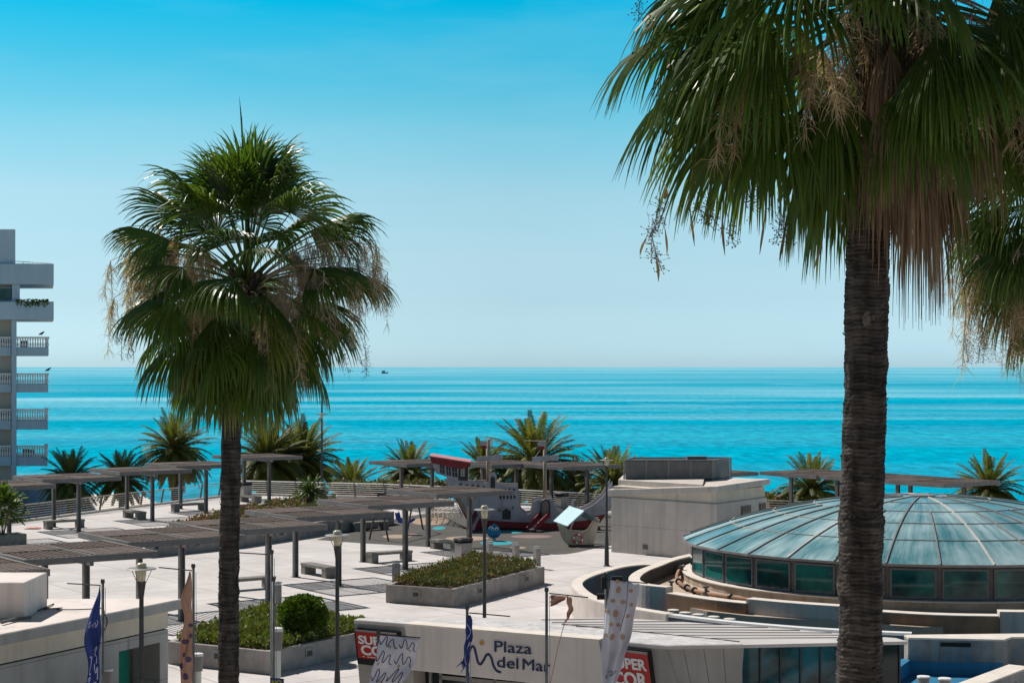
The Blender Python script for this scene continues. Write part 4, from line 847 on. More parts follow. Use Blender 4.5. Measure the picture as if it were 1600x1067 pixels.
# ------------------------------------------------------------------ white kiosk at the lower left
m_kw = panelled('kiosk_grey_render', (0.44, 0.42, 0.395), (0.36, 0.34, 0.32), 2.6, 1.1)
def kiosk():
    O = P(285, 935, 3.0); t = Vector((-.44, -.898, 0)); n = Vector((-.898, .44, 0)); rz = math.atan2(t.y, t.x)
    root = thing('white_kiosk', 'low white rendered kiosk with overhanging fascia and green glass door', 'kiosk', Vector((O.x, O.y, 0)))
    def q(s, i, z=0): return Vector((O.x, O.y, 0)) + t * s + n * i + Vector((0, 0, z))
    L_ = 14.5; back = 8.0
    bk = [q(0, 0), q(L_, 0), Vector((-28, q(L_, 0).y, 0)), Vector((-28, O.y + .0, 0))]
    g = MB(); g.slab([bk[3], bk[0], bk[1], bk[2]], 2.76, 3.0); g.build('roof', m_paint, root, bevel=.012)
    g = MB(); g.slab([bk[0] - n * .02, bk[1] - n * .02, bk[1] - n * .0, bk[0] - n * .0], 2.765, 2.985); g.build('fascia', m_kw, root)
    def block(s0, s1, i0, i1, z0, z1, name, m, par=root, bev=0):
        g = MB(); g.slab([q(s0, i0), q(s1, i0), q(s1, i1), q(s0, i1)], z0, z1); return g.build(name, m, par, bevel=bev)
    block(.086, L_ - .3, .36, 5, 2.30, 2.758, 'white_band', MATS['cream_band'])
    block(.20, L_ - .5, .38, 4.8, 2.27, 2.299, 'shadow_joint', m_black)
    block(1.91, L_ - .5, .35, 4.6, 0, 2.27, 'wall', m_kw, bev=.01); block(.086, .40, .35, 4.6, 0, 2.27, 'wall', m_kw, bev=.01)
    block(.40, 1.91, .35, 4.6, 2.0, 2.27, 'lintel', m_kw)
    block(.40, 1.91, 1.5, 4.6, 0, 2.0, 'door_recess', m_dark)
    dr = block(.402, 1.90, 1.15, 1.2, 0, 1.99, 'door', m_steel)
    m_gg = M('green_glass', (.02, .22, .16), (.03, .30, .22), scale=1, rough=.1, spec=.6)
    block(.55, 1.15, 1.13, 1.148, .15, 1.88, 'pane', m_gg, dr); block(1.22, 1.80, 1.13, 1.148, .15, 1.88, 'pane', m_glass_d, dr)
    b_ = P(38, 967, 3.0); g = MB(); g.slab([Vector((-20, b_.y, 0)), Vector((b_.x, b_.y, 0)), Vector((b_.x, b_.y + 1.9, 0)), Vector((-20, b_.y + 1.9, 0))], 3.002, 3.80); g.build('roof_box', m_paint, root, bevel=.015)
    g = MB(); g.tube([P(2, 972, 3.06), P(22, 967, 3.06), P(48, 964, 3.06)], .035, 6); g.build('gutter_pipe', m_steel, root)
    g = MB(); g.tube([P(4, 975, 3.0) + Vector((.04, -.06, z)) for z in (.0, -.25, -.6)], .02, 6); g.build('downpipe', m_steel, root)
    # loose cable lying on the roof and hanging over the fascia
    pts = smoothpath([P(40, 957, 3.03), P(55, 955, 3.03), P(72, 948, 3.08), P(84, 943, 3.10), P(80, 947, 3.03), P(68, 951, 3.03), P(85, 950, 3.03), P(97, 949, 3.03), P(88, 951, 3.03), P(110, 952, 3.03), P(140, 951, 3.03), P(160, 950, 3.02), q(2.95, -.06, 3.02), q(2.85, -.06, 2.9), q(2.87, -.07, 2.75), q(3.0, -.06, 2.6)], 5)
    tt = thing('cable', 'loose black cable looped over the roof of the white kiosk', 'cable', pts[0]); g = MB(); g.tube(pts, .012, 6); g.build('cable', m_black, tt, smooth=True)
    pts = smoothpath([q(1.5, .33, .95), q(1.3, .3, .85), q(1.0, .3, .8), q(.8, .3, .88), q(.65, .3, 1.1)], 5)
    g = MB(); g.tube(pts, .012, 6); g.build('door_cable', m_black, root)
kiosk()
# service duct corner seen behind the kiosk roof end
c = P(271, 962, 2.0)

# ------------------------------------------------------------------ store building with the lettering
def store():
    Z = 2.93; A = P(632, 975, Z); B = P(935, 1000, Z)
    root = thing('store_building', 'low store building with the Plaza del Mar lettering and a ribbed metal roof', 'building', Vector((A.x, A.y, 0)))
    xd = Vector((B.x - A.x, B.y - A.y, 0)).normalized(); nf = Vector((xd.y, -xd.x, 0))   # nf towards the viewer
    def pp(px, py, off=0.0): return onplane(px, py, A + nf * off, nf)
    g = MB(); g.prism([pp(632, 975), pp(642, 1046), pp(870, 1071), pp(953, 1080), pp(935, 1000)], -nf * .35); g.build('sign_wall', m_paint, root, bevel=.01)
    g = MB(); g.prism([pp(631, 973.5, .018), pp(936, 998.5, .018), pp(936, 1001.2, .018), pp(631, 976.2, .03)], -nf * .45); g.build('coping', m_cap, root)
    m_g = M('grey_panel_concrete', (.36, .335, .31), (.28, .26, .24), scale=.9, rough=.8, streak=(.2, .18, .16), streak_amt=.4)
    g = MB(); W0, W1 = (553, 968.5), (640, 975); a, b_ = pp(*W0, -.12), pp(*W1, -.12)
    g.prism([a, pp(563, 1085, -.12), pp(648, 1085, -.12), b_], -nf * .5); g.build('side_pier', m_g, root, bevel=.01)
    # doors under the lettering
    g = MB(); g.prism([pp(640, 1040, -.62), pp(640, 1110, -.62), pp(960, 1110, -.62), pp(960, 1060, -.62)], -nf * .1); g.build('doorway', m_glass_d, root)
    g = MB()
    for x_ in (643, 652, 672, 688, 735, 773, 822, 870, 915): g.prism([pp(x_, 1045, -.60), pp(x_, 1110, -.60), pp(x_ + 3.5, 1110, -.60), pp(x_ + 3.5, 1045, -.60)], nf * .05)
    g.build('door_frame', m_steel_l, root)
    g = MB(); g.prism([pp(688, 1054, -.59), pp(688, 1060, -.59), pp(870, 1078, -.59), pp(870, 1071, -.59)], nf * .04); g.build('door_head', m_steel_l, root)
    # right wing
    g = MB(); g.prism([pp(933, 1001.5, -.10), pp(950, 1090, -.10), pp(1062, 1090, -.10), pp(1041, 1010, -.10)], -nf * .5); g.build('side_pier', m_g, root, bevel=.01)
    C0 = pp(1041, 1010, -.10); C1 = P(1163, 1007.5, Z - .03); d2 = (Vector((C1.x - C0.x, C1.y - C0.y, 0))).normalized(); n2 = Vector((d2.y, -d2.x, 0))
    def p2(px, py, off=0.0): return onplane(px, py, C0 + n2 * off, n2)
    g = MB()
    xs = [(1041.5, 1061), (1067, 1084), (1098.5, 1112), (1130, 1136), (1163, 1157)]
    for i in range(4):
        (ta, ba), (tb, bb) = xs[i], xs[i + 1]; sh = .006 * (i % 2)
        g.prism([p2(ta + .3, 1009, sh), p2(ba + .3, 1090, sh), p2(bb - .3, 1090, sh), p2(tb - .3, 1008, sh)], -n2 * .3)
    g.build('corner_panels', m_g, root, bevel=.006)
    g = MB(); g.slab([Vector((p.x, p.y, 0)) for p in (pp(935, 1000, -.3), p2(1041, 1009, -.05), p2(1160, 1008, -.05), p2(1160, 1008, -1.2), pp(935, 1000, -1.6))], 0, Z - .14); g.build('core', m_g, root)
    # roof: pale front strip and ribbed metal field
    rf = [(553, 968), (632, 974.2), (936, 999.2), (1041, 1008.6), (1163, 1006.5), (1418, 1001), (1400, 996), (1232, 982), (1130, 975), (1040, 969), (960, 964), (850, 966), (720, 964), (560, 965)]
    pts = [P(a_, b_, Z) for a_, b_ in rf]
    g = MB(); g.slab(pts, Z - .07, Z - .004); g.build('roof', m_roof, root)
    m_peb = M('pebbled_roof', (.58, .56, .55), (.34, .33, .33), scale=5, rough=.9, bump=.5, stretch=(1, 1, 1), lo=.4, hi=.72)
    g = MB(); st = [(560, 968.2), (632, 973.8), (936, 998.5), (1041, 1008), (1161, 1006), (1130, 1000), (1040, 991), (950, 982), (882, 976), (850, 972.5), (720, 967), (640, 966)]
    g.slab([P(a_, b_, Z) for a_, b_ in st], Z - .01, Z + .004); g.build('gravel_strip', m_peb, root)
    seams = [((846, 969), (990, 966.5), .02), ((862, 973), (1075, 970.5), .02), ((878, 976.5), (1140, 975.5), .018), ((900, 979.5), (1200, 980), .018), ((955, 983.5), (1250, 984.5), .018), ((1000, 988), (1300, 988.5), .018), ((1060, 993), (1345, 992), .018), ((1110, 998), (1380, 995.2), .018), ((878, 975.5), (1155, 1002), .035)]
    for (a_, b_, w_) in seams:
        g = MB(); g.bar(P(*a_, Z) + Vector((0, 0, .018)), P(*b_, Z) + Vector((0, 0, .006)), w_, .014); g.build('seam', m_steel, root)
    # glass front on the right
    G0 = P(1166, 1013, Z - .13); G1 = P(1418, 1006, Z - .13); d3 = (Vector((G1.x - G0.x, G1.y - G0.y, 0))).normalized(); n3 = Vector((d3.y, -d3.x, 0)); q0 = Vector((G0.x, G0.y, 0)) - n3 * .45; q1 = Vector((G1.x, G1.y, 0)) - n3 * .45
    m_gr = M('store_front_glass', (.012, .025, .025), (.02, .14, .19), scale=.55, rough=.05, spec=.4, lo=.48, hi=.60)  # blue patches paint in the pool's reflection
    g = MB(); g.slab([q0, q1, q1 - n3 * .06, q0 - n3 * .06], 0, Z - .14); gw = g.build('glass_front', m_gr, root)
    g = MB()
    for k in range(9): p = q0.lerp(q1, k / 8); g.box(p + n3 * .02 + Vector((0, 0, (Z - .14) / 2)), (.03, .05, Z - .15), math.atan2(d3.y, d3.x))
    g.build('mullion', m_dark, gw)
    # lettering: wave mark, dot and the two words
    o = thing('lettering', 'navy Plaza del Mar letters with a wave mark and ochre dot on the white wall', 'lettering', pp(785, 1030, .01))
    yd = Vector((0, 0, 1))
    def fit(s_, xl, xr, ybase, hpx, off, name):
        a_ = pp(xl, ybase[0], .002); b2 = pp(xr, ybase[1], .002); h_ = hpx / F * a_.y
        text_obj(s_, h_, a_, (b2 - a_), yd, m_navy, o, name, off=off, width=(b2 - a_).length)
    fit('Plaza', 773, 831, (1017.5, 1021.5), 18.0, .0, 'word_plaza'); fit('del', 777, 810, (1041.5, 1044.7), 18.0, .0, 'word_del'); fit('Mar', 817, 860, (1045.3, 1049.5), 18.0, .0, 'word_mar')
    g = MB(); wave = [(733, 1018), (737, 1010), (741, 1011), (744, 1022), (747, 1034), (751, 1037), (755, 1032), (760, 1023), (764, 1022), (768, 1028), (771, 1039), (776, 1047), (783, 1050)]
    ribbon(g, smoothpath([pp(a_, b2, .002) for a_, b2 in wave], 6), .052, nf); g.build('wave_mark', m_navy, o)
    g = MB(); disc(g, pp(753, 1003.5, .002), .058, nf, .012); g.build('dot', m_orange, o)
    # store signs
    def sign(corners, plane, base_n, label, rows, bar=True):
        c = [plane(a_, b2, .12) for a_, b2 in corners]   # tl, bl, br, tr
        root2 = thing('store_sign', label, 'sign', c[1], group='red store signs on the facade')
        cen = sum(c, Vector()) / 4
        g = MB(); g.prism([cen + (p - cen) * 1.07 for p in c], -base_n * .16); g.build('case', m_black, root2)
        xr = (c[3] - c[0]); 
        def m4(u, v): return (c[0].lerp(c[3], u)).lerp(c[1].lerp(c[2], u), v)
        g = MB(); g.prism([m4(0.01, .06), m4(0.01, .84), m4(.99, .84), m4(.99, .035)], base_n * .012); g.build('face', m_sign, root2)
        g = MB(); g.prism([m4(0, 0), m4(0, .045), m4(1, .045), m4(1, 0)], base_n * .03); g.build('top_rim', m_steel_l, root2)
        for s_, u0, u1, v1, hh in rows:
            a_ = m4(u0, v1) + base_n * .0125; b2 = m4(u1, v1) + base_n * .0125
            text_obj(s_, (c[0] - c[1]).length * hh, a_, b2 - a_, c[0] - c[1], m_white, root2, 'word_' + s_.lower(), off=.035, ext=.006, width=(b2 - a_).length)
        g = MB(); n_ = 26
        rr = random.Random(2)
        for k in range(n_):
            u = .12 + .76 * k / n_
            if rr.random() < .12: continue
            g.prism([m4(u, .775), m4(u, .80), m4(u + .02, .80), m4(u + .02, .775)], base_n * .016)
        g.build('small_print', m_white, root2)
    sign([(555, 983), (561, 1035), (624, 1042), (620, 989)], lambda a_, b2, o_: pp(a_, b2, o_ - .12), nf, 'red store sign near the planter, half covered by the wavy flag', [('SUPER', .06, .94, .40, .25), ('COR', .10, .90, .72, .29)])
    sign([(946, 1011), (958, 1088), (1022, 1094), (1012, 1019)], lambda a_, b2, o_: pp(a_, b2, o_ - .10), nf, 'red store sign beside the polka dot flag near the building corner', [('SUPER', .06, .94, .38, .22), ('COR', .08, .92, .73, .28)])
store()

# ------------------------------------------------------------------ flagpoles and flags
m_fblue = M('blue_flag_cloth', (.018, .045, .20), (.012, .03, .14), scale=2, rough=.8)
m_flil = M('lilac_print', (.42, .42, .62), (.36, .36, .55), rough=.8)
m_fpeach = M('peach_flag_cloth', (.44, .25, .18), (.36, .20, .14), scale=3, rough=.85)
m_fwhite = M('white_flag_cloth', (.58, .56, .62), (.46, .45, .52), scale=2.5, rough=.85)
m_fdot = M('tan_print', (.42, .28, .19), (.38, .25, .17), rough=.85)
m_fplum = M('plum_print', (.09, .06, .14), (.07, .05, .11), rough=.85)
FD = 31.8
def pole(px, py, label, arm, d=FD, tilt=None):
    p = D(px, py, d); b = Vector((p.x, p.y, 0)); root = thing('flagpole', label, 'flagpole', b, group='thin flagpoles with a top arm in front of the plaza')
    g = MB(); g.tube([b, p], [.030, .026], 10); g.build('pole', m_pole, root, smooth=True); g = MB(); g.lathe(p, [(.036, -.02), (.04, 0), (.036, .05), (.01, .035)], 10); g.build('finial', m_dark, root)
    a, b2 = arm; g = MB(); g.tube([D(a[0], a[1], d - .02), D(b2[0], b2[1], d - .02)], .012, 6); g.build('arm', m_dark, root)
    g = MB(); g.tube([p + Vector((.05, -.02, -.1)), p + Vector((.06, -.02, -1.2)), p + Vector((.045, -.02, -2.6))], .006, 4); g.build('halyard', m_steel_l, root)
    return root
def flag(label, L_, R_, m, d=FD, amp=.05, waves=3.5, prints=(), nv=26, nu=22, seed=1, group='weathered flags hanging from the poles', ragged=0.0):
    """cloth hung between two outlines in pixels (left edge and right edge from top to bottom), with vertical folds"""
    root = thing('flag', label, 'flag', D(L_[0][0], L_[0][1], d), group=group); rnd = random.Random(seed)
    le = smoothpath([D(a, b, d) for a, b in L_], 8); re = smoothpath([D(a, b, d) for a, b in R_], 8)
    def samp(path, v):
        x = v * (len(path) - 1); i = min(int(x), len(path) - 2); return path[i].lerp(path[i + 1], x - i)
    def S(u, v):
        p = samp(le, v).lerp(samp(re, v), u); w_ = (samp(re, v) - samp(le, v)).length
        f = math.sin(u * waves * 6.283 + seed + 1.3 * math.sin(v * 3 + seed)) * amp * min(1, w_ * 2.2) * (.35 + .65 * min(1, v * 2.5)) + .03 * math.sin(v * 9 + u * 4)
        return p + Vector((.012 * math.sin(v * 17 + u * 6), -.08 + f, 0))
    g = MB(); vs_ = [S(i / nu, j / nv) for j in range(nv + 1) for i in range(nu + 1)]
    if ragged:
        for i in range(nu + 1): vs_[nv * (nu + 1) + i] += Vector((0, 0, rnd.uniform(-ragged, ragged)))
    g.add(vs_, [(j * (nu + 1) + i, j * (nu + 1) + i + 1, (j + 1) * (nu + 1) + i + 1, (j + 1) * (nu + 1) + i) for j in range(nv) for i in range(nu)])
    o = g.build('cloth', m, root, smooth=True); so = o.modifiers.new('thick', 'SOLIDIFY'); so.thickness = .004; so.offset = 0
    for kind, pm, items, nm in prints:
        g = MB(); off = Vector((0, -.007, 0))
        for it in items:
            if kind == 'dot':
                u, v, ru, rv = it; n_ = 16; ring = [S(u, v) + off]; 
                for rr_ in (.5, 1.0):
                    for k in range(n_): a = 6.2832 * k / n_; ring.append(S(u + ru * rr_ * math.cos(a), v + rv * rr_ * math.sin(a)) + off)
                fs = [(0, 1 + k, 1 + (k + 1) % n_) for k in range(n_)] + [(1 + k, 1 + n_ + k, 1 + n_ + (k + 1) % n_, 1 + (k + 1) % n_) for k in range(n_)]
                g.add(ring, fs)
            else:
                pts, wd = it; pts = smoothpath([Vector((a, b, 0)) for a, b in pts], 5); q = [S(p.x, p.y) + off for p in pts]; ribbon(g, q, wd, (0, -1, 0), .002)
        g.build(nm, pm, root)
    return root
def wavemark(u, v, s_, sv): return [(u + s_ * a, v + sv * b) for a, b in ((0, .6), (.12, .9), (.28, .1), (.38, .15), (.42, .8), (.52, .95), (.68, .35), (.80, .45), (.86, 1.0), (1.0, 1.15))]
pole(160.5, 909, 'flagpole carrying the blue flag before the white kiosk', ((105, 911), (157, 914)))
flag('long blue flag with pale script hanging before the white kiosk', [(157, 914), (146, 950), (133, 990), (138, 1030), (135, 1075)], [(158.5, 914), (158.5, 950), (159, 990), (158, 1030), (157, 1075)], m_fblue, amp=.05, waves=1.6, seed=2,
     prints=[('line', m_flil, [([(.1, .40), (.25, .37), (.2, .43), (.45, .40), (.5, .43)], .012), ([(.5, .42), (.6, .38), (.7, .42), (.62, .43)], .012), ([(.75, .36), (.85, .38), (.7, .43)], .012), ([(.5, .66), (.7, .62), (.55, .70), (.8, .72), (.75, .78)], .018), ([(.15, .73), (.3, .72), (.2, .84), (.35, .86)], .018), ([(.6, .78), (.7, .85), (.85, .8), (.8, .9)], .018), ([(.1, .92), (.35, .88), (.3, .95), (.7, .92), (.6, .98)], .018)], 'script_print')])
pole(302, 885, 'flagpole carrying the peach flag beside the green planter', ((248, 886), (300, 891)))
flag('peach flag with plum dots hanging beside the green planter', [(297, 892), (284, 932), (289, 960), (286, 990), (281, 1030), (285, 1075)], [(300, 892), (301, 932), (301, 960), (302, 990), (302, 1030), (300, 1075)], m_fpeach, amp=.04, waves=2.4, seed=5,
     prints=[('dot', m_fplum, [(.78, .51, .22, .021), (.78, .61, .2, .021), (.32, .66, .25, .022), (.72, .79, .22, .022), (.15, .84, .2, .021), (.5, .90, .22, .021), (.8, .97, .22, .02), (.3, .76, .14, .018)], 'dot_print')])
pole(424.5, 863, 'bare flagpole rising in front of the pergola post beside the round bush', ((372, 863), (422, 866)))
pole(427, 905, 'second slim pole close behind the bare flagpole', ((425, 906), (429, 906)), d=31.0)
pole(591, 988, 'short flagpole in front of the store sign holding the wavy flag', ((588, 990), (657, 996)))
flag('white flag with navy waves and tan dots held out over the store sign', [(594, 991), (590, 1015), (582, 1045), (574, 1075)], [(655, 996), (652, 1018), (643, 1045), (618, 1075)], m_fwhite, amp=.035, waves=1.3, seed=3,
     prints=[('line', m_navy, [(wavemark(.02, .02, .45, .22), .015), (wavemark(.52, .06, .45, .22), .015), (wavemark(-.02 + .02, .32, .45, .22), .015), (wavemark(.50, .36, .45, .22), .015), (wavemark(.02, .64, .45, .22), .015), (wavemark(.50, .64, .45, .22), .015)], 'wave_print'),
             ('dot', m_fdot, [(.30, .24, .035, .028), (.82, .30, .035, .028), (.12, .56, .035, .028), (.62, .60, .035, .028), (.36, .85, .04, .028)], 'dot_print')])
pole(730, 950, 'flagpole with the shredded blue flag before the white lettering wall', ((733, 957), (797, 962.5)))
flag('shredded blue rag of a flag wound round its pole by the wave mark', [(731, 960), (728, 985), (726, 1010), (722, 1036)], [(736, 960), (739, 985), (735, 1010), (732, 1040)], m_fblue, amp=.05, waves=2.5, seed=8, nu=16, ragged=.10,
     prints=[('line', m_flil, [([(.2, .2), (.7, .35), (.3, .5)], .02), ([(.7, .55), (.4, .75), (.6, .95)], .03)], 'faded_print')])
g = MB()
for a, b in (((722, 1033), (712, 1042)), ((726, 1036), (719, 1052)), ((729, 1036), (731, 1075)), ((730, 1030), (728, 1060))): p_, q_ = D(*a, FD - .1), D(*b, FD - .1); g.tube([p_, p_.lerp(q_, .5) + Vector((.03, 0, .02)), q_], [.018, .012, .003], 5)
rg = bpy.data.objects[[o.name for o in bpy.data.objects if o.get('label', '').startswith('shredded blue')][0]]; g.build('strands', m_fblue, rg)
pole(854, 922, 'flagpole with the torn peach scrap before the white wall end', ((858, 926.5), (919, 933)))
flag('torn peach scrap of flag fluttering under its arm above the store roof', [(860, 928), (860, 936), (860, 945)], [(884, 930), (882, 936), (861, 946)], m_fpeach, amp=.03, waves=1, seed=4, nv=10)
flag('narrow torn peach strip dangling under the same arm over the store roof', [(884, 930), (887, 950), (883, 969)], [(892, 931), (895, 952), (884, 970)], m_fpeach, amp=.04, waves=1.5, seed=6, nv=12)
g = MB(); g.tube([D(883, 969, FD - .05), D(872, 1010, FD - .05), D(858, 1075, FD - .05)], .007, 5); o = g.build('cord', m_fpeach); tag(o, 'thin cord running down from the torn peach scrap', 'cord')
pole(946.5, 899, 'flagpole with a motor box holding the polka dot flag', ((946, 905), (1012, 911)))
g = MB(); p = D(944, 914, FD); g.box(p + Vector((0, -.02, .05)), (.10, .10, .22)); g.box(p + Vector((-.06, -.02, -.20)), (.14, .10, .10)); g.box(D(964, 903, FD), (.20, .10, .07)); g.build('motor_box', m_black, [o for o in bpy.data.objects if o.get('label', '').startswith('flagpole with a motor')][0])
dots = [(.25, .01, .09, .030), (.34, .105, .09, .032), (.20, .20, .09, .018), (.52, .20, .08, .018), (.06, .30, .07, .018), (.32, .31, .09, .032), (.20, .40, .09, .018), (.50, .40, .08, .018), (.10, .50, .07, .018), (.36, .51, .10, .032), (.75, .10, .06, .018), (.80, .22, .07, .018), (.78, .32, .08, .018), (.72, .50, .08, .03)]
flag('long off white flag with tan polka dots beside the store sign', [(953, 905), (948, 945), (942, 990), (940, 1030), (943, 1075)], [(998, 910), (993, 950), (984, 995), (972, 1035), (956, 1078)], m_fwhite, amp=.05, waves=2.3, seed=9,
     prints=[('dot', m_fdot, dots, 'dot_print'), ('line', m_navy, [([(.65, .02), (.63, .25), (.60, .45)], .008), ([(.20, .88), (.3, .86), (.35, .89)], .012), ([(.45, .84), (.6, .82), (.55, .86), (.8, .81)], .014)], 'script_print')])
# notice plate
t = bpy.data.objects['path_sign']; g = MB(); a = D(422, 1058, 30.7); b = D(443.5, 1060, 30.7); g.prism([a, Vector((a.x, a.y, a.z - .45)), Vector((b.x, b.y, b.z - .45)), b], (0, .02, 0)); g.build('plate', m_navy, t)
text_obj('NO', .10, Vector((a.x + .03, a.y - .001, a.z - .14)), (1, 0, 0), (0, 0, 1), M('yellow_paint', (.35, .33, .018), (.30, .28, .018), rough=.6), t, 'letters', off=.02, ext=.003, width=.17)

# ------------------------------------------------------------------ playground
m_rub = M('dark_rubber_ground', (.085, .076, .066), (.06, .055, .048), scale=.8, rough=.9, bump=.2, bscale=30)
pg = smoothpath([P(a, b) for a, b in [(494, 843), (560, 848), (640, 852.5), (700, 856), (760, 860), (830, 864.5), (884, 865.5), (935, 855), (985, 843), (985, 810), (900, 803), (700, 801), (640, 806), (570, 822)]], 3)
g = MB(); g.add([(p.x, p.y, .004) for p in pg], [tuple(range(len(pg)))]); tag(g.build('playground_rubber', m_rub), kind='structure')
def patch(px, py, rx, ry, m, nm):
    c = P(px, py); sx_ = rx / F * c.y; sy_ = abs(P(px, py - ry).y - P(px, py + ry).y) / 2
    g = MB(); g.add([(c.x + sx_ * math.cos(a * math.pi / 18), c.y + sy_ * math.sin(a * math.pi / 18), .008) for a in range(36)], [tuple(range(36))]); tag(g.build(nm, m), kind='structure')
m_cy = M('turquoise_rubber', (.02, .33, .38), (.015, .26, .31), scale=1, rough=.9); m_be = M('tan_rubber', (.36, .27, .19), (.30, .22, .16), scale=1, rough=.9); m_pk = M('pink_rubber', (.26, .17, .16), (.20, .13, .12), scale=1, rough=.9)
for a in ((672, 814, 30, 6, m_be), (686, 825, 10, 2.6, m_cy), (797, 831, 20, 2.2, m_cy), (776, 848, 26, 3.4, m_cy), (810, 855.5, 12, 1.6, m_be), (830, 838, 32, 2.6, m_pk), (620, 838, 22, 3, m_be), (730, 841, 34, 3.4, m_be), (640, 835, 12, 2.4, m_pk)): patch(*a, 'rubber_spot')

m_hull = M('weathered_lilac_board', (.46, .42, .445), (.37, .34, .36), scale=1.2, rough=.7, streak=(.2, .18, .18), streak_amt=.4)
m_tan = M('tan_board', (.36, .27, .19), (.28, .21, .15), scale=2, rough=.7)
def ship():
    d = 92.0; root = thing('play_ship', 'wooden play ship with red roofed stern cabin, two masts and slides', 'playground ship', Vector((-1, d, 0)))
    def q(px, py, o=0.0): return D(px, py, d + o) if o == 0 else D(px, py, d) + Vector((0, o, 0))
    prof = [(716, 752), (738, 754.5), (760, 753.5), (778, 757), (790, 759), (809, 758.5), (810, 778), (812, 792), (816, 799), (822, 803), (829, 802), (831, 796), (832, 784), (838, 781), (858, 778.5), (863, 779), (866, 788), (872, 798), (884, 803), (905, 799), (925, 790), (942, 776), (951, 762), (957, 752), (958, 780), (950, 800), (938, 816), (925, 824), (880, 826.5), (735, 823), (724, 800), (714, 778), (702, 763), (694, 747)]
    for nm, o in (('hull_side', 0), ('hull_side', 2.1)):
        g = MB(); g.prism([q(a, b, o) for a, b in prof], (0, .09, 0)); g.build(nm, m_hull, root)
    g = MB(); z = D(0, 812, d).z; g.slab([Vector((q(735, 0).x, d + .1, 0)), Vector((q(930, 0).x, d + .1, 0)), Vector((q(930, 0).x, d + 2.09, 0)), Vector((q(735, 0).x, d + 2.09, 0))], z - .06, z); g.build('deck', m_tan, root)
    g = MB(); z = D(0, 778, d).z; g.slab([Vector((q(718, 0).x, d + .1, 0)), Vector((q(808, 0).x, d + .1, 0)), Vector((q(808, 0).x, d + 2.09, 0)), Vector((q(718, 0).x, d + 2.09, 0))], z - .06, z); g.build('upper_deck', m_tan, root)
    g = MB(); g.prism([q(736, 811, -.03), q(735, 823.5, -.03), q(880, 827, -.03), q(925, 824.5, -.03), q(938, 816, -.03), q(946, 803, -.03), q(930, 806, -.03), q(915, 813, -.03), q(860, 817, -.03), q(800, 815, -.03)], (0, .028, 0)); g.prism([q(707, 772, -.03), q(736, 824, -.03), q(743, 824, -.03), q(722, 790, -.03), q(712, 770, -.03)], (0, .028, 0)); g.build('keel_stripe', m_red, root)
    g = MB(); g.prism([q(704, 765, -.034), q(711, 765, -.034), q(742, 818, -.034), q(736, 818, -.034)], (0, .03, 0)); g.build('stem_board', m_tan, root)
    # stern cabin
    cb = MB(); cb.prism([q(676, 724), q(681, 739), q(715, 751), q(722, 752), q(731, 752), q(732, 726)], (0, 1.9, 0)); cab = cb.build('cabin', m_hull, root)
    g = MB(); g.prism([q(671.5, 713.5, -.12), q(674.5, 723, -.12), q(718, 732, -.12), q(734.5, 729.5, -.12), q(735, 723.2, -.12)], (0, 2.15, 0)); g.build('roof', m_red, cab)
    m_pink = M('pale_red_roof', (.60, .26, .25), (.52, .20, .20), scale=2, rough=.5)  # top of the roof gets a paler red than its edge
    g = MB(); a = q(671, 713, -.13); b = q(735, 723, -.13); g.prism([a, b, b + Vector((.02, 2.2, .02)), a + Vector((.02, 2.2, .02))], (0, 0, .05)); g.build('roof_deck', m_pink, cab)
    for x0, x1, y0, y1 in ((687, 694, 725, 739), (697, 704, 727.5, 742), (706, 714, 729.5, 744)):
        g = MB(); g.prism([q(x0, y0, -.02), q(x0 + 1, y1, -.02), q(x1 + 1, y1 + 1.5, -.02), q(x1, y0 + 1.5, -.02)], (0, .015, 0)); w_ = g.build('window', m_dark, cab)
        g = MB(); g.bar(q((x0 + x1) / 2, y0, -.03), q((x0 + x1) / 2 + 1, y1, -.03), .03, .02); g.bar(q(x0, (y0 + y1) / 2, -.03), q(x1, (y0 + y1) / 2 + 1, -.03), .03, .02); g.build('glazing_bar', m_hull, w_)
    g = MB(); g.prism([q(717, 728, -.02), q(716, 750, -.02), q(731, 751, -.02), q(732, 728, -.02)], (0, .015, 0)); dk = g.build('dark_panel', m_dark, cab)
    g = MB()
    for i in range(2):
        for j in range(4): x = 720 + 3.4 * i; y = 729 + 3.9 * j; g.prism([q(x, y, -.04), q(x, y + 3, -.04), q(x + 2.6, y + 3, -.04), q(x + 2.6, y, -.04)], (0, .015, 0))
    g.build('lattice', MATS['cream_band'], dk)
    def holes(items, nm, m=m_dark):
        for (x, y, rx, ry) in items:
            g = MB(); c = q(x, y, -.012); k = F / d; g.prism([c + Vector((rx / k * math.cos(a * .5236), 0, ry / k * math.sin(a * .5236))) for a in range(12)], (0, .01, 0)); g.build(nm, m, root)
    holes([(720, 757.5, 2.6, 3), (729.5, 758.5, 2.6, 2.6), (738.5, 759, 2.6, 2.6), (747, 760, 2.6, 2.6), (756, 761, 1.8, 2.4), (782, 776.5, 1.7, 3.2), (787.5, 776.5, 1.7, 3.2), (793, 776.5, 1.7, 3.2), (798.5, 776.5, 1.7, 3.2), (804, 776, 1.7, 3.2), (789, 765, 1.8, 2), (796, 765, 1.8, 2), (803, 764.5, 1.8, 2), (780, 797, 1, 2.6), (801.5, 793, 1, 2.6)], 'porthole')
    g = MB(); g.prism([q(785, 811, -.015), q(785, 798, -.015), q(791, 794.5, -.015), q(798, 798, -.015), q(798, 811, -.015)], (0, .012, 0)); g.build('arched_opening', m_dark, root)
    g = MB(); g.prism([q(783, 799, -.10), q(791, 793, -.10), q(799.5, 799, -.10), q(799.5, 797, -.10), q(791, 791, -.10), q(783, 797, -.10)], (0, .1, 0)); g.build('arch_hood', m_hull, root)
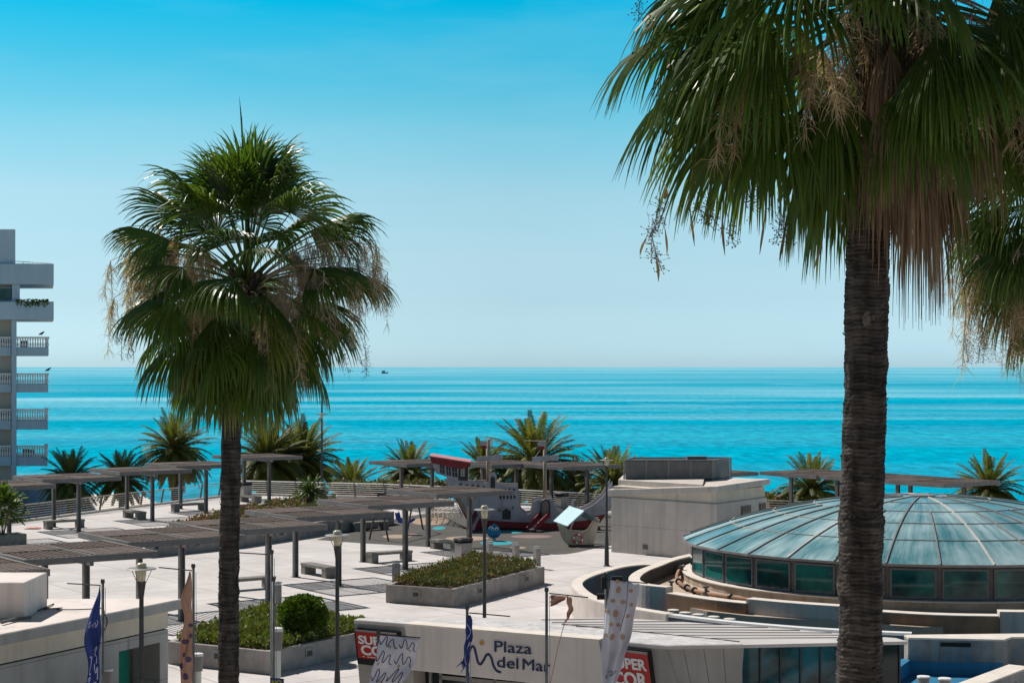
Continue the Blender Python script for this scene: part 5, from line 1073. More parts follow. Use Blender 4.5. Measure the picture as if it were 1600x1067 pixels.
    g = MB(); g.prism([q(764, 765, -.02), q(764, 742, -.02), q(767, 738, -.02), q(773, 738, -.02), q(776, 742, -.02), q(776, 765, -.02)], (0, .06, 0)); tw = g.build('door_tower', m_hull, root); g = MB(); g.prism([q(766.5, 763, -.035), q(766.5, 747, -.035), q(770, 743.5, -.035), q(773.5, 747, -.035), q(773.5, 763, -.035)], (0, .012, 0)); g.build('opening', m_dark, tw)
    # masts with cross boards and rag flags
    for mx_, ytop, yb, bd, fl in ((762, 688, 800, (744, 785, 717), (755, 697)), (852, 691, 805, (832, 874, 717.5), (846, 698))):
        g = MB(); b0 = q(mx_, yb, .9); b1 = q(mx_, ytop, .9); g.tube([b0, b1], .10, 10); ms = g.build('mast', m_tan, root, smooth=True)
        x0, x1, y = bd; g = MB(); tops = [q(x0, y - 2.5, .7), q(x0, y + 4.5, .7)]
        n_ = 12
        for k in range(1, n_): x = x0 + (x1 - x0) * k / n_; tops.append(q(x, y + 4.6 - 3.4 * (k / n_) + (0.9 if k % 4 == 0 else 1.6 if k % 4 == 2 else 1.3), .7))
        tops += [q(x1, y + 1.5, .7), q(x1, y - 6.5, .7)]; g.prism(tops, (0, .06, 0)); g.build('sail_board', m_hull, ms)
        g = MB(); fx, fy = fl; rr = random.Random(fx); ring = [(-5, -6), (-2, -8), (1, -6.5), (5, -8), (6, -4), (5, 0), (-4, 0), (-6, -2)]; g.prism([q(fx + a, fy + b, .8) for a, b in ring], (0, .03, 0)); g.build('pale_rag', m_hull, ms)
        g = MB(); ring = [(-4, 0), (5, 0), (6, 3), (3, 6), (1, 3.5), (-2, 6.5), (-3, 3), (-6, 5)]; g.prism([q(fx + a, fy + b + .2, .8) for a, b in ring], (0, .03, 0)); g.build('red_rag', m_red, ms)
        if mx_ == 852: g = MB(); g.tube([q(853, 690, .85), q(820, 689.5, .85)], .02, 5); g.tube([q(845, 703, .85), q(836, 716, .85)], .02, 5); g.build('rigging', m_hull, ms)
    # slides
    for (x0, y0, x1, y1) in ((751, 803, 737, 826), (852, 805, 829, 828)):
        a = q(x0, y0, -.1); b = q(x1, y1, -1.5); b.z = .12; a2 = a.lerp(b, .82); a2.z = .22
        sl = thing('slide', 'x', 'slide', b) if False else None
        g = MB(); ws = .42
        rt = MB(); rt.bar(a, a2, ws, .03); rt.bar(a2, b, ws, .03); so_ = rt.build('slide', M('polished_steel', (.62, .66, .70), (.55, .6, .64), rough=.22, metal=.8) if 'polished_steel' not in MATS else MATS['polished_steel'], root)
        for s_ in (-1, 1):
            dd_ = (b - a); side = Vector((dd_.y, -dd_.x, 0)).normalized() * (ws / 2 + .03) * s_
            g.bar(a + side + Vector((0, 0, .1)), a2 + side + Vector((0, 0, .08)), .05, .26); g.bar(a2 + side + Vector((0, 0, .06)), b + side + Vector((0, 0, .03)), .05, .2)
        g.build('side_rail', m_red, so_)
    g = MB(); arch = [q(845.5, 806, -.15), q(845.5, 788, -.15), q(847.5, 782.5, -.15), q(852, 780.5, -.15), q(856.5, 782.5, -.15), q(858.5, 788, -.15), q(858.5, 808, -.15)]; g.tube(smoothpath(arch, 4), .05, 8); g.build('slide_arch', m_dark, root)
    g = MB(); g.prism([q(848, 805, -.02), q(848, 788, -.02), q(852, 784, -.02), q(856, 788, -.02), q(856, 805, -.02)], (0, .015, 0)); g.build('slide_opening', m_tan, root)
    # climbing net at the stern
    g = MB(); n0 = [q(706, 772, .3), q(722, 806, .3), P(664, 815), P(672, 797)]
    for k in range(9):
        f = k / 8; g.tube([n0[0].lerp(n0[1], f), n0[3].lerp(n0[2], f)], .02, 4); g.tube([n0[0].lerp(n0[3], f), n0[1].lerp(n0[2], f)], .02, 4)
    g.build('climbing_net', m_tan, root)
ship()
# small play house shaped like a boat
def boathouse():
    d = 83.3; root = thing('play_house', 'small boat shaped play house with pale blue pitched roof and lifebuoy', 'play house', D(905, 853, d))
    def q(a, b, o=0.0): return D(a, b, d) + Vector((0, o, 0))
    m_b = M('cream_board', (.40, .37, .31), (.33, .30, .25), scale=2, rough=.7, streak=(.2, .18, .15), streak_amt=.4)
    prof = [(871, 820), (877, 838), (883, 848), (895, 851.5), (927, 850), (937.5, 811), (931, 812), (921, 828), (913, 835), (904, 832.5), (889, 831), (879, 820)]
    for o in (0, 1.25): g = MB(); g.prism([q(a, b, o) for a, b in prof], (0, .06, 0)); g.build('side_panel', m_b, root)
    g = MB(); z = D(0, 846, d).z; g.slab([Vector((q(885, 0).x, d + .06, 0)), Vector((q(925, 0).x, d + .06, 0)), Vector((q(925, 0).x, d + 1.25, 0)), Vector((q(885, 0).x, d + 1.25, 0))], z - .04, z); g.build('floor', m_tan, root)
    g = MB(); z = D(0, 835, d).z; g.slab([Vector((q(888, 0).x, d + .3, 0)), Vector((q(912, 0).x, d + .3, 0)), Vector((q(912, 0).x, d + .7, 0)), Vector((q(888, 0).x, d + .7, 0))], z - .04, z); g.build('seat', m_red, root)
    m_lb = M('pale_blue_board', (.40, .62, .68), (.36, .56, .62), scale=1.5, rough=.5); m_bt = M('teal_board', (.03, .15, .18), (.03, .12, .15), scale=1.5, rough=.5)
    a, b, c, e = q(865.5, 817, 1.25), q(886, 821, -.14), q(912.5, 797, -.14), q(891, 793.5, 1.25)
    rid0 = q(912, 796.5, -.05); eav0 = q(886, 821, -.05); dv_ = Vector((-.66, 1.15, 0)); w0 = rid0; 
    g = MB(); g.prism([a, b, c, e], Vector((.02, .0, -.05))); g.build('roof', m_lb, root)
    g = MB(); h0, h1 = q(912.9, 797.2, -.14), q(935, 814, -.1); g.prism([h0, h1, h1 + Vector((-.60, 1.3, .08)), h0 + Vector((-.65, 1.39, .10))], Vector((0, 0, -.05))); g.build('roof', m_bt, root)
    for x0, y0, x1, y1 in ((889, 832, 897, 812), (879, 826, 872, 818), (932, 815, 928, 812)): g = MB(); g.bar(q(x0, y0, .03), q(x1, y1, .03), .07, .07, Vector((0, 1, 0))); g.build('post', m_b, root)
    t = thing('lifebuoy', 'red and white lifebuoy fixed on the small play house', 'lifebuoy', q(903, 841.5, -.06)); c = q(903, 841.5, -.06)
    for nm, m, segs in (('red_section', MATS['faded_red_cloth'], (0, 1, 3, 4, 6, 7, 9, 10)), ('white_section', m_white, (2, 5, 8, 11))):
        g = MB()
        for s_ in segs: g.tube([c + Vector((.205 * math.cos(a_), 0, .205 * math.sin(a_))) for a_ in [(s_ + f / 3) * math.pi / 6 for f in range(4)]], .045, 8)
        g.build(nm, m, t)
    g = MB(); disc(g, c + Vector((0, .03, 0)), .15, (0, -1, 0), .01); g.build('disc', m_b, t)
boathouse()
# fish rider
d = 85.8; c = D(771.5, 831, d); t = thing('spring_rider', 'round blue fish on a spring with white eyes at the playground edge', 'spring rider', Vector((c.x, c.y, 0)))
m_fish = M('blue_board', (.015, .16, .34), (.012, .12, .26), scale=4, rough=.5)
body = [(-10.5, 0), (-9, -5), (-5, -8.5), (0, -9.5), (5, -8.5), (9, -5), (11, 0), (10, 5), (6, 8.5), (0, 9.5), (-6, 8.5), (-9.5, 5)]
g = MB(); g.prism([D(771.5 + a, 831 + b, d) for a, b in body], (0, .07, 0)); g.prism([D(771.5 + a, 831 + b, d) + Vector((0, .35, 0)) for a, b in body], (0, .07, 0)); g.build('body', m_fish, t, bevel=.01)
g = MB(); g.prism([D(761, 829, d), D(755, 824, d), D(756, 838, d)], (0, .06, 0)); g.prism([D(768, 822, d), D(772, 817.5, d), D(779, 822, d)], (0, .06, 0)); g.build('fin', m_fish, t)
for x in (769.5, 776):
    g = MB(); disc(g, D(x, 826, d) + Vector((0, -.005, 0)), .085, (0, -1, 0), .012); e_ = g.build('eye', m_white, t); g = MB(); disc(g, D(x, 826.8, d) + Vector((0, -.02, 0)), .045, (0, -1, 0), .01); g.build('pupil', m_black, e_)
g = MB()
for k in range(6): disc(g, D(767 + k * 2.1, 837 + (k % 2), d) + Vector((0, -.004, 0)), .03, (0, -1, 0), .008, 8)
g.build('scale_marks', m_navy, t)
g = MB(); g.box((c.x, d + .21, c.z - .02), (.34, .28, .05)); g.build('seat', m_fish, t)
g = MB(); g.tube([Vector((c.x + .09 * math.cos(k * .6), d + .21 + .09 * math.sin(k * .6), .02 + k * .0062)) for k in range(52)], .014, 5); g.build('spring', m_dark, t)
# swing
sw = thing('swing', 'dark A frame swing with a moulded blue seat', 'swing', P(610, 842))
fr = [(P(577, 843), P(607, 845)), (P(636, 833), P(661, 827))]; ap = []
for a, b in fr: m_ = (a + b) / 2; ap.append(Vector((m_.x, m_.y, 2.25)))
for (a, b), p in zip(fr, ap):
    for q_ in (a, b): g = MB(); g.tube([q_, p], .045, 8); g.build('leg', m_wood, sw)
g = MB(); g.tube([ap[0] + (ap[0] - ap[1]).normalized() * .15, ap[1] + (ap[1] - ap[0]).normalized() * .15], .05, 8); g.build('crossbeam', m_dark, sw)
sc_ = P(633, 838); sc_ = Vector((sc_.x, sc_.y, .45)); f = .68; tp = ap[0].lerp(ap[1], f)
sc_ = Vector((tp.x + .1, tp.y - .2, .75)); axd = (ap[1] - ap[0]).normalized(); pd = Vector((axd.y, -axd.x, 0))
m_sb = M('blue_plastic', (.015, .06, .36), (.012, .05, .30), scale=3, rough=.35)
g = MB()
prf = [(-.42, .36), (-.36, .10), (-.25, -.02), (0, -.08), (.25, -.04), (.42, .08), (.44, .0), (.25, -.14), (0, -.20), (-.30, -.13), (-.44, .05), (-.50, .36)]
for s_ in (-.24, .17): g.prism([sc_ + pd * a + Vector((0, 0, b)) + axd * s_ for a, b in prf], axd * .07)
g.prism([sc_ + pd * a + Vector((0, 0, b)) + axd * -.2 for a, b in prf[:6] + [(x, y - .03) for x, y in prf[:6]][::-1]], axd * .4)
g.build('seat', m_sb, sw, bevel=.012)
g = MB()
for s_ in (-.28, .28):
    for a in (-.35, .3): g.tube([tp + axd * s_, sc_ + axd * s_ * .9 + pd * a + Vector((0, 0, .1))], .010, 4)
g.build('chain', m_steel_l, sw)

# distant boat on the horizon
b = Vector(((601 - 800) / F * 4300, 4300, -8)); t = thing('distant_boat', 'tiny dark boat far out near the horizon', 'boat', b)
g = MB(); g.prism([b + Vector((-9, 0, 3.2)), b + Vector((-7, 0, -.5)), b + Vector((7, 0, -.5)), b + Vector((10, 0, 4.2)), b + Vector((4, 0, 3.0))], (0, 5, 0)); g.build('hull', M('boat_blue_grey', (.14, .30, .38), (.12, .27, .34), rough=.6), t)
g = MB(); g.box(b + Vector((-3, 2.5, 5)), (7, 3.5, 4)); g.tube([b + Vector((1, 2.5, 3)), b + Vector((1, 2.5, 12))], .25, 6); g.build('cabin', m_steel_l, t)

# ------------------------------------------------------------------ palms
def washing_leaf(mb, base, az, el, pet, RL, rnd, droop=.16, nseg=40, tint=(.0, .25), sag=.05, spread=1.35, fold=.25, w0=.035, free=.6, m=8, tipdroop=1.0):
    c = Vector((math.cos(el) * math.cos(az), math.cos(el) * math.sin(az), math.sin(el))); p = Vector(base); pts = [p.copy()]
    for k in range(6):
        c = (c + Vector((0, 0, -sag))).normalized(); p = p + c * (pet / 6); pts.append(p.copy())
    b = len(mb.v); mb.tube(pts, [w0 * (1 - .1 * k) for k in range(7)], 4, cap=False); mb.t.extend([.55] * (len(mb.v) - b))
    s = c.cross(UP)
    if s.length < .05: s = Vector((1, 0, 0))
    s.normalize(); s.rotate(Matrix.Rotation(rnd.uniform(-.65, .65), 3, c)); n = s.cross(c).normalized()
    c2 = (c + Vector((0, 0, -.15))).normalized(); da = 2 * spread / nseg
    for i in range(nseg):
        a = -spread + da * (i + .5); d = c2 * math.cos(a) + s * math.sin(a) - n * fold * math.sin(a) ** 2; d.normalize()
        e = (s * math.cos(a) - c2 * math.sin(a)).normalized(); L_ = RL * (.72 + .28 * math.cos(a)) * rnd.uniform(.92, 1.06); q = p.copy(); dd = d.copy(); tb = rnd.uniform(*tint); twist = rnd.uniform(-.1, .1)
        dr = droop * rnd.uniform(.7, 1.35); base_i = len(mb.v); V = []; T = []
        for k in range(m + 1):
            t = k / m
            wd = 2 * t * L_ * math.tan(da / 2) * 1.02 if t <= free else 2 * free * L_ * math.tan(da / 2) * max(0.03, (1 - t) / (1 - free)) ** .8
            nl = e.cross(dd); nl = nl.normalized() if nl.length > .01 else n; hw = max(wd, .004) / 2
            V += [q - e * hw - nl * hw * .35, q + nl * hw * .55, q + e * hw - nl * hw * .35]
            tv = min(1, tb + (.0 if t < .55 else (t - .55) * .55)); T += [tv] * 3
            g_ = dr * (.15 if t < free * .6 else (.6 if t < free else 1.9 * tipdroop)); dd = (dd + Vector((0, 0, -g_)) + e * twist * .1).normalized(); q = q + dd * (L_ / m)
        F_ = []
        for k in range(m): F_ += [(3 * k, 3 * k + 1, 3 * k + 4, 3 * k + 3), (3 * k + 1, 3 * k + 2, 3 * k + 5, 3 * k + 4)]
        mb.add(V, F_, T)
def panicle(mb, base, az, el, L_, rnd, hang=1.2, n_=9, dens=85, fine=.0075, sag=.095):
    c = Vector((math.cos(el) * math.cos(az), math.cos(el) * math.sin(az), math.sin(el))); p = Vector(base); pts = [p.copy()]
    for k in range(9): c = (c + Vector((0, 0, -sag * (1 + k * .12)))).normalized(); p = p + c * L_ / 9; pts.append(p.copy())
    b = len(mb.v); mb.tube(pts, [.024 - .0019 * k for k in range(10)], 5, cap=False); mb.t.extend([rnd.uniform(.1, .5)] * (len(mb.v) - b))
    for j in range(n_):
        k = 4 + j * 6 / n_; i = min(int(k), 9); s0 = pts[i]; h = hang * rnd.uniform(.55, 1.1); dx = Vector((rnd.uniform(-.22, .22), rnd.uniform(-.22, .22), 0)); br = [s0 + dx * f + Vector((0, 0, -h * f ** 1.3)) for f in (0, .25, .5, .75, 1)]
        tn = rnd.uniform(0, .8); b = len(mb.v); mb.tube(br, [.008, .007, .006, .004, .003], 4, cap=False); mb.t.extend([tn] * (len(mb.v) - b))
        for q in range(dens):
            f = rnd.uniform(.1, 1); i2 = min(int(f * 4), 3); o = br[i2].lerp(br[i2 + 1], f * 4 - i2); d = Vector((rnd.uniform(-1, 1), rnd.uniform(-1, 1), rnd.uniform(-1.6, .3))).normalized(); l = rnd.uniform(.05, .20)
            o2 = o + d * l; o3 = o2 + (d + Vector((0, 0, -.8))).normalized() * l * .7; s_ = d.orthogonal().normalized() * fine * .5
            mb.add([o - s_, o + s_, o2 + s_, o2 - s_, o3 + s_ * .5, o3 - s_ * .5], [(0, 1, 2, 3), (3, 2, 4, 5)], tn)
def seedstrand(mb, top, L_, rnd, n_=40):
    """thin hanging strand with black berries"""
    pts = [Vector(top)]; d = Vector((rnd.uniform(-.2, .2), rnd.uniform(-.2, .2), -1)).normalized()
    for k in range(7): d = (d + Vector((rnd.uniform(-.25, .25), rnd.uniform(-.25, .25), -.1))).normalized(); pts.append(pts[-1] + d * L_ / 7)
    b = len(mb.v); mb.tube(pts, .005, 4, cap=False)
    for k in range(n_):
        f = rnd.uniform(.35, 1) * 7; i = min(int(f), 6); o = pts[i].lerp(pts[i + 1], f - i); d = Vector((rnd.uniform(-1, 1), rnd.uniform(-1, 1), rnd.uniform(-.8, .6))).normalized() * rnd.uniform(.03, .14)
        s_ = d.orthogonal().normalized() * .0022; mb.add([o - s_, o + s_, o + d + s_, o + d - s_], [(0, 1, 2, 3)]); q = o + d; r_ = .009
        mb.add([q + Vector(v) * r_ for v in ((1, 0, 0), (-1, 0, 0), (0, 1, 0), (0, -1, 0), (0, 0, 1), (0, 0, -1))], [(0, 2, 4), (2, 1, 4), (1, 3, 4), (3, 0, 4), (2, 0, 5), (1, 2, 5), (3, 1, 5), (0, 3, 5)])
    mb.t.extend([.9] * (len(mb.v) - b))
def ring_trunk(mb, path, rad, rnd, step=.042, n=36, rag=.020):
    """palm trunk with leaf-scar rings; path: list of points from the ground up, rad: radius at each"""
    tot = [0]; 
    for i in range(len(path) - 1): tot.append(tot[-1] + (path[i + 1] - path[i]).length)
    L_ = tot[-1]; N = int(L_ / step); rings = []; T = []
    for k in range(N * 3 + 1):
        f = k / (N * 3) * L_; i = max(j for j in range(len(tot)) if tot[j] <= f + 1e-9); i = min(i, len(path) - 2); u = (f - tot[i]) / (tot[i + 1] - tot[i]); c = path[i].lerp(path[i + 1], u); r_ = rad[i] * (1 - u) + rad[i + 1] * u
        ph = k % 3; ro = (.0, .003, .005)[ph]; big = .020 * (noise.noise(Vector((0, 0, f * .9))) ) + .022 * max(0, noise.noise(Vector((5, 0, f * 3.0)))) 
        ring = []
        for a in range(n):
            th = 6.2832 * a / n; nz = noise.noise(Vector((math.cos(th) * 2.5, math.sin(th) * 2.5, f * 6))) * rag + noise.noise(Vector((math.cos(th) * 9, math.sin(th) * 9, f * 22))) * rag * .6
            rr = r_ + ro + big + nz; ring.append(c + Vector((rr * math.cos(th), rr * math.sin(th), .012 * noise.noise(Vector((math.cos(th) * 2, math.sin(th) * 2, f))) + .035 * noise.noise(Vector((math.cos(th) * 1.2, math.sin(th) * 1.2, f * 1.1))))))
        rings.append(ring)
    V = [v for r_ in rings for v in r_]; Fs = []
    for j in range(len(rings) - 1):
        for a in range(n): a2 = (a + 1) % n; Fs.append((j * n + a, j * n + a2, (j + 1) * n + a2, (j + 1) * n + a))
    mb.add(V, Fs)
    # ragged scar fibres standing off the bark
    for k in range(int(L_ * 46)):
        f = rnd.random() * L_; i = min(max(j for j in range(len(tot)) if tot[j] <= f), len(path) - 2); c = path[i].lerp(path[i + 1], (f - tot[i]) / (tot[i + 1] - tot[i])); r_ = rad[i] + .012
        if noise.noise(Vector((0, 3, f * 1.7))) < -.05 and rnd.random() < .7: continue
        th = rnd.uniform(0, 6.283); o = Vector((math.cos(th), math.sin(th), 0)); tg = Vector((-o.y, o.x, 0)); w_ = rnd.uniform(.01, .05); h_ = rnd.uniform(.012, .035)
        p = c + o * (r_ - .006); mb.add([p - tg * w_, p + tg * w_, p + tg * w_ * .8 + o * .022 + Vector((0, 0, h_)), p - tg * w_ * .7 + o * .018 + Vector((0, 0, h_ * .8))], [(0, 1, 2, 3)])
def bark_mat(name, a, b_, rings=16.0):
    m, t, b = newmat(name); L = t.links.new; co = nn(t, 'ShaderNodeTexCoord')
    mp = nn(t, 'ShaderNodeMapping'); mp.inputs['Scale'].default_value = (1.5, 1.5, rings); L(co.outputs['Object'], mp.inputs[0]); no = nn(t, 'ShaderNodeTexNoise'); no.inputs['Scale'].default_value = 1.6; no.inputs['Detail'].default_value = 7; L(mp.outputs[0], no.inputs['Vector'])
    m3 = nn(t, 'ShaderNodeMapping'); m3.inputs['Scale'].default_value = (3, 3, .8); L(co.outputs['Object'], m3.inputs[0]); n3 = nn(t, 'ShaderNodeTexNoise'); n3.inputs['Scale'].default_value = 2.2; n3.inputs['Detail'].default_value = 8; L(m3.outputs[0], n3.inputs['Vector'])
    mx_ = nn(t, 'ShaderNodeMath', operation='MULTIPLY'); L(no.outputs['Fac'], mx_.inputs[0]); L(n3.outputs['Fac'], mx_.inputs[1]); mr = nn(t, 'ShaderNodeMapRange'); mr.inputs['From Min'].default_value = .15; mr.inputs['From Max'].default_value = .38; L(mx_.outputs[0], mr.inputs['Value'])
    mi = nn(t, 'ShaderNodeMix', data_type='RGBA'); L(mr.outputs[0], mi.inputs['Factor']); mi.inputs['A'].default_value = c4(a); mi.inputs['B'].default_value = c4(b_); L(mi.outputs['Result'], b.inputs['Base Color']); setp(b, Roughness=.9); b.inputs['Specular IOR Level'].default_value = .2
    bu = nn(t, 'ShaderNodeBump'); bu.inputs['Strength'].default_value = .6; bu.inputs['Distance'].default_value = .03; L(mx_.outputs[0], bu.inputs['Height']); L(bu.outputs[0], b.inputs['Normal']); return m
m_bark = bark_mat('fan_palm_bark', (.022, .018, .016), (.095, .078, .067)); m_bark2 = bark_mat('date_palm_bark', (.05, .038, .028), (.16, .12, .08), 7)
LF = MATS['leaf_fan']; LD = MATS['leaf_dead']; FLW = MATS['flower_dry']

def fan_palm(label, path, rad, crown, seed, leaves, dead=0, pan=(), spear=None, berries=(), boots=True, deadrange=(0, 6.283), deadlen=1.5):
    rnd = random.Random(seed); root = thing('fan_palm', label, 'palm tree', path[0])
    g = MB(); ring_trunk(g, path, rad, rnd); g.t = []; g.build('trunk', m_bark, root, smooth=False)
    cr = MB(); C = Vector(crown)
    for (az, el, pet, RL, kw) in leaves(rnd): washing_leaf(cr, C + Vector((0, 0, .35 * (el / 1.5))), az, el, pet, RL, rnd, **kw)
    if spear:
        p0 = C + Vector((0, 0, 1.0)); b = len(cr.v)
        for k in range(5): cr.tube([C + Vector((.02 * k, 0, .3)), p0 + Vector((.01 * k, 0, .4)), Vector(spear) + Vector((.012 * (k - 2), 0, -.10 * k))], [.03, .022, .004], 5)
        cr.t.extend([.3] * (len(cr.v) - b))
    cr.build('crown', LF, root)
    if boots:
        g = MB(); b0 = C - Vector((0, 0, .95))
        for k in range(90):
            th = k * 2.399; z = k / 90 * 1.25; r_ = rad[-1] + .02 + .06 * math.sin(z * 2.2); o = Vector((math.cos(th), math.sin(th), 0)); p = b0 + o * r_ + Vector((0, 0, z)); l = rnd.uniform(.12, .34)
            g.bar(p, p + o * l * .45 + Vector((0, 0, l)), .09, .025, o)
        g.build('leaf_bases', m_bark2, root)
    if dead:
        g = MB()
        for k in range(dead):
            az = rnd.uniform(*deadrange); el = rnd.uniform(-1.2, -.2); washing_leaf(g, C + Vector((0, 0, rnd.uniform(-.5, .35))), az, el, rnd.uniform(.4, 1.6), deadlen * rnd.uniform(.4, 1.12), rnd, droop=rnd.uniform(.3, .6), nseg=24, tint=(0, .9), sag=.15, spread=rnd.uniform(.3, .9), fold=rnd.uniform(.5, 1.1), w0=.02, free=.35, m=7)
        g.build('dead_fronds', LD, root)
    if pan:
        g = MB()
        for (az, el, L_, hang, n_) in pan: panicle(g, C + Vector((0, 0, rnd.uniform(-.2, .2))), az, el, L_, rnd, hang, n_)
        g.build('flower_stalks', FLW, root)
    if berries:
        g = MB()
        for p, L_ in berries: seedstrand(g, p, L_, rnd)
        g.build('berry_strands', m_bark2, root)
    return root

# the left fan palm, 25 m away
d = 36.2; C = D(386, 455, d)
def leavesA(rnd):
    out = []; n_ = 98
    for k in range(n_):
        f = k / n_; el = 1.45 - 2.42 * f ** 1.05 + rnd.uniform(-.22, .22); mid = 1 - abs(f - .45) * 1.2
        pet = (1.30 + .60 * mid) * rnd.uniform(.62, 1.12) if k > 14 else rnd.uniform(1.3, 1.85)
        out.append((k * 2.399 + rnd.uniform(-.3, .3), el, pet, rnd.uniform(1.25, 1.65), dict(droop=.10 + .16 * f + rnd.uniform(0, .07), tint=rnd.choice(((0, .2), (0, .3), (.05, .45), (.3, .8)) if f > .55 else ((0, .2), (0, .3), (0, .45))), spread=rnd.uniform(1.2, 1.6), fold=.2 + .35 * f, sag=.03 + .07 * f)))
    return out
pi = math.pi
pansA = [(pi + .25, 1.0, 2.94, 1.2, 13), (pi - .3, .85, 2.94, 1.3, 13), (pi + .05, .75, 3.02, 1.2, 13), (pi + .5, .8, 2.52, 1.2, 12), (pi - .8, .5, 2.18, 1.3, 11), (pi + .12, .55, 2.86, 1.1, 12), (-.15, .85, 3.11, 1.3, 13), (.2, .95, 2.94, 1.3, 13), (-.35, .7, 2.69, 1.4, 12), (.05, .7, 3.11, 1.1, 12), (-.9, .5, 1.93, 1.5, 12), (-1.2, .3, 1.60, 1.4, 12), (-.6, .8, 2.27, 1.4, 12), (pi + 1.0, .6, 1.76, 1.3, 11), (0.0, .9, 3.02, 1.2, 12), (-1.7, .3, 1.26, 1.3, 9)]
pa = [Vector((D(358, 1067, d).x, d, 0)), D(357.5, 900, d), D(360, 760, d), D(362, 640, d), D(372, 560, d), D(386, 500, d)]
pa[0].x = D(357, 1150, d).x
bA = [(D(x, y, d - rr), L_) for x, y, rr, L_ in ((190, 490, .3, 1.0), (200, 500, .5, .8), (210, 480, 0, 1.0), (183, 470, .2, 1.0), (560, 480, .4, 1.3), (572, 470, .2, 1.5), (545, 500, .6, 1.1), (530, 510, .1, 1.0), (552, 490, .5, 1.4), (205, 470, .4, 1.2))]
fan_palm('full crowned fan palm with a straight dark trunk and dry tan flower plumes', pa, [.215, .20, .195, .195, .23, .20], C, 21, leavesA, dead=18, pan=pansA, spear=D(376, 152, d), berries=bA, deadlen=1.1)

# the near fan palm on the right, 13 m away
d = 18.8; C = D(1375, 5, d)
def leavesB(rnd):
    out = []
    for k in range(30): out.append((k * 2.399, rnd.uniform(.3, 1.4), rnd.uniform(1.0, 1.7), 1.4, dict(droop=.22)))
    for k in range(30):
        az = (k * 2.399 + .7) % 6.283; out.append((az, rnd.uniform(-.15, .5), rnd.uniform(1.4, 1.9), rnd.uniform(1.4, 1.65), dict(droop=.22, tint=(0, .35), sag=.09, spread=1.25, fold=.5, nseg=46)))
    for k in range(24):
        az = (k * 2.399 + 1.4) % 6.283; el = rnd.uniform(-1.0, -.3)
        if 4.1 < az < 6.2 and k % 4: continue
        if 4.3 < az or az < .3: el = max(el, -.45)
        out.append((az, el, rnd.uniform(1.1, 1.5), rnd.uniform(1.3, 1.55), dict(droop=.30, tint=(0, .30), sag=.09, spread=1.15, fold=.6, nseg=46)))
    for a_, e_ in ((.0, .3), (.35, .1), (-.35, .2), (.15, -.2), (-.2, -.35), (.5, -.1), (-.6, 0), (.1, .6)): out.append((a_, e_, rnd.uniform(1.5, 2.1), 1.55, dict(droop=.24, tint=(0, .35), sag=.09, spread=1.3, nseg=44)))
    for a_, e_, p_ in ((.1, .22, 1.9), (-.25, .0, 1.9), (.5, .05, 1.6), (-.05, -.25, 1.8), (.3, -.4, 1.6), (-.5, -.3, 1.6)): out.append((pi + a_, e_, p_, 1.65, dict(droop=.19, tint=(0, .4), sag=.09, spread=1.3, nseg=50)))
    return out
pb = [Vector((D(1343, 1100, d).x, d, 0)), D(1343.5, 1067, d), D(1345, 850, d), D(1349, 700, d), D(1352, 600, d), D(1354, 480, d), D(1357, 380, d), D(1362, 250, d), D(1374, 60, d)]
bB = [(D(x, y, d - rr), L_) for x, y, rr, L_ in ((1032, 285, .2, .55), (1026, 330, .3, .5), (1045, 315, .1, .45), (1018, 360, .2, .45), (1105, 290, .2, .4), (1090, 300, .2, .4), (1160, 275, .3, .4), (1215, 310, .2, .5), (1225, 325, .1, .4), (1185, 250, .4, .35), (1012, -30, .2, .45), (1135, 330, .3, .4))]
pansB = [(pi + .4, .1, 2.2, .9, 8), (pi + 1.0, .1, 2.0, 1.0, 9), (-1.2, .0, 1.7, 1.2, 10), (-.7, .1, 2.0, 1.3, 10), (-.1, .1, 2.2, 1.2, 9)]
fan_palm('nearest fan palm with thick ringed trunk and hanging brown skirt', pb, [.235, .232, .228, .226, .226, .222, .218, .20, .20], C, 33, leavesB, dead=120, pan=pansB, berries=bB, deadrange=(-1.9, .8), deadlen=1.5)

rnd = random.Random(77); g = MB()
for px, y0, y1, w_ in ((1084, 250, 385, .02), (1140, 245, 400, .022), (1187, 250, 398, .02), (1218, 300, 408, .024), (1030, 270, 312, .04), (1022, 345, 440, .022), (1012, 330, 400, .02), (1275, 330, 420, .02), (1047, 300, 400, .018), (1105, 300, 352, .03)):
    t0 = D(px + rnd.uniform(-6, 6), y0, 18.5); t1 = D(px + rnd.uniform(-14, 14), y1, 18.5); n_ = 8; V = []
    for k in range(n_ + 1):
        f = k / n_; p = t0.lerp(t1, f) + Vector((.05 * math.sin(f * 4 + px), .05 * math.sin(f * 3 + px), 0)); ww = (.15 if f < .6 else math.sin((f - .55) / .45 * 3.0)) * w_; V += [p - Vector((ww, 0, 0)), p + Vector((ww * .5, ww, 0))]
    g.add(V, [(2 * k, 2 * k + 1, 2 * k + 3, 2 * k + 2) for k in range(n_)], rnd.uniform(.4, 1))
kn = [o for o in bpy.data.objects if o.get('label', '').startswith('nearest fan palm')][0]; g.build('dangling_leaflets', LD, kn)
kn = [o for o in bpy.data.objects if o.get('label', '').startswith('nearest fan palm')][0]
g = MB(); kp = D(1350, 500, 18.8) + Vector((0, -.235, 0))
ring_ = [kp + Vector((.062 * math.cos(a * .45) * (1 + .25 * noise.noise(Vector((a * .9, 0, 0)))), 0, .085 * math.sin(a * .45) * (1 + .25 * noise.noise(Vector((a * .9, 3, 0)))))) for a in range(14)]
g.prism(ring_, (0, .05, 0)); g.prism([kp + (q - kp) * .45 + Vector((0, -.012, 0)) for q in ring_], (0, .02, 0))
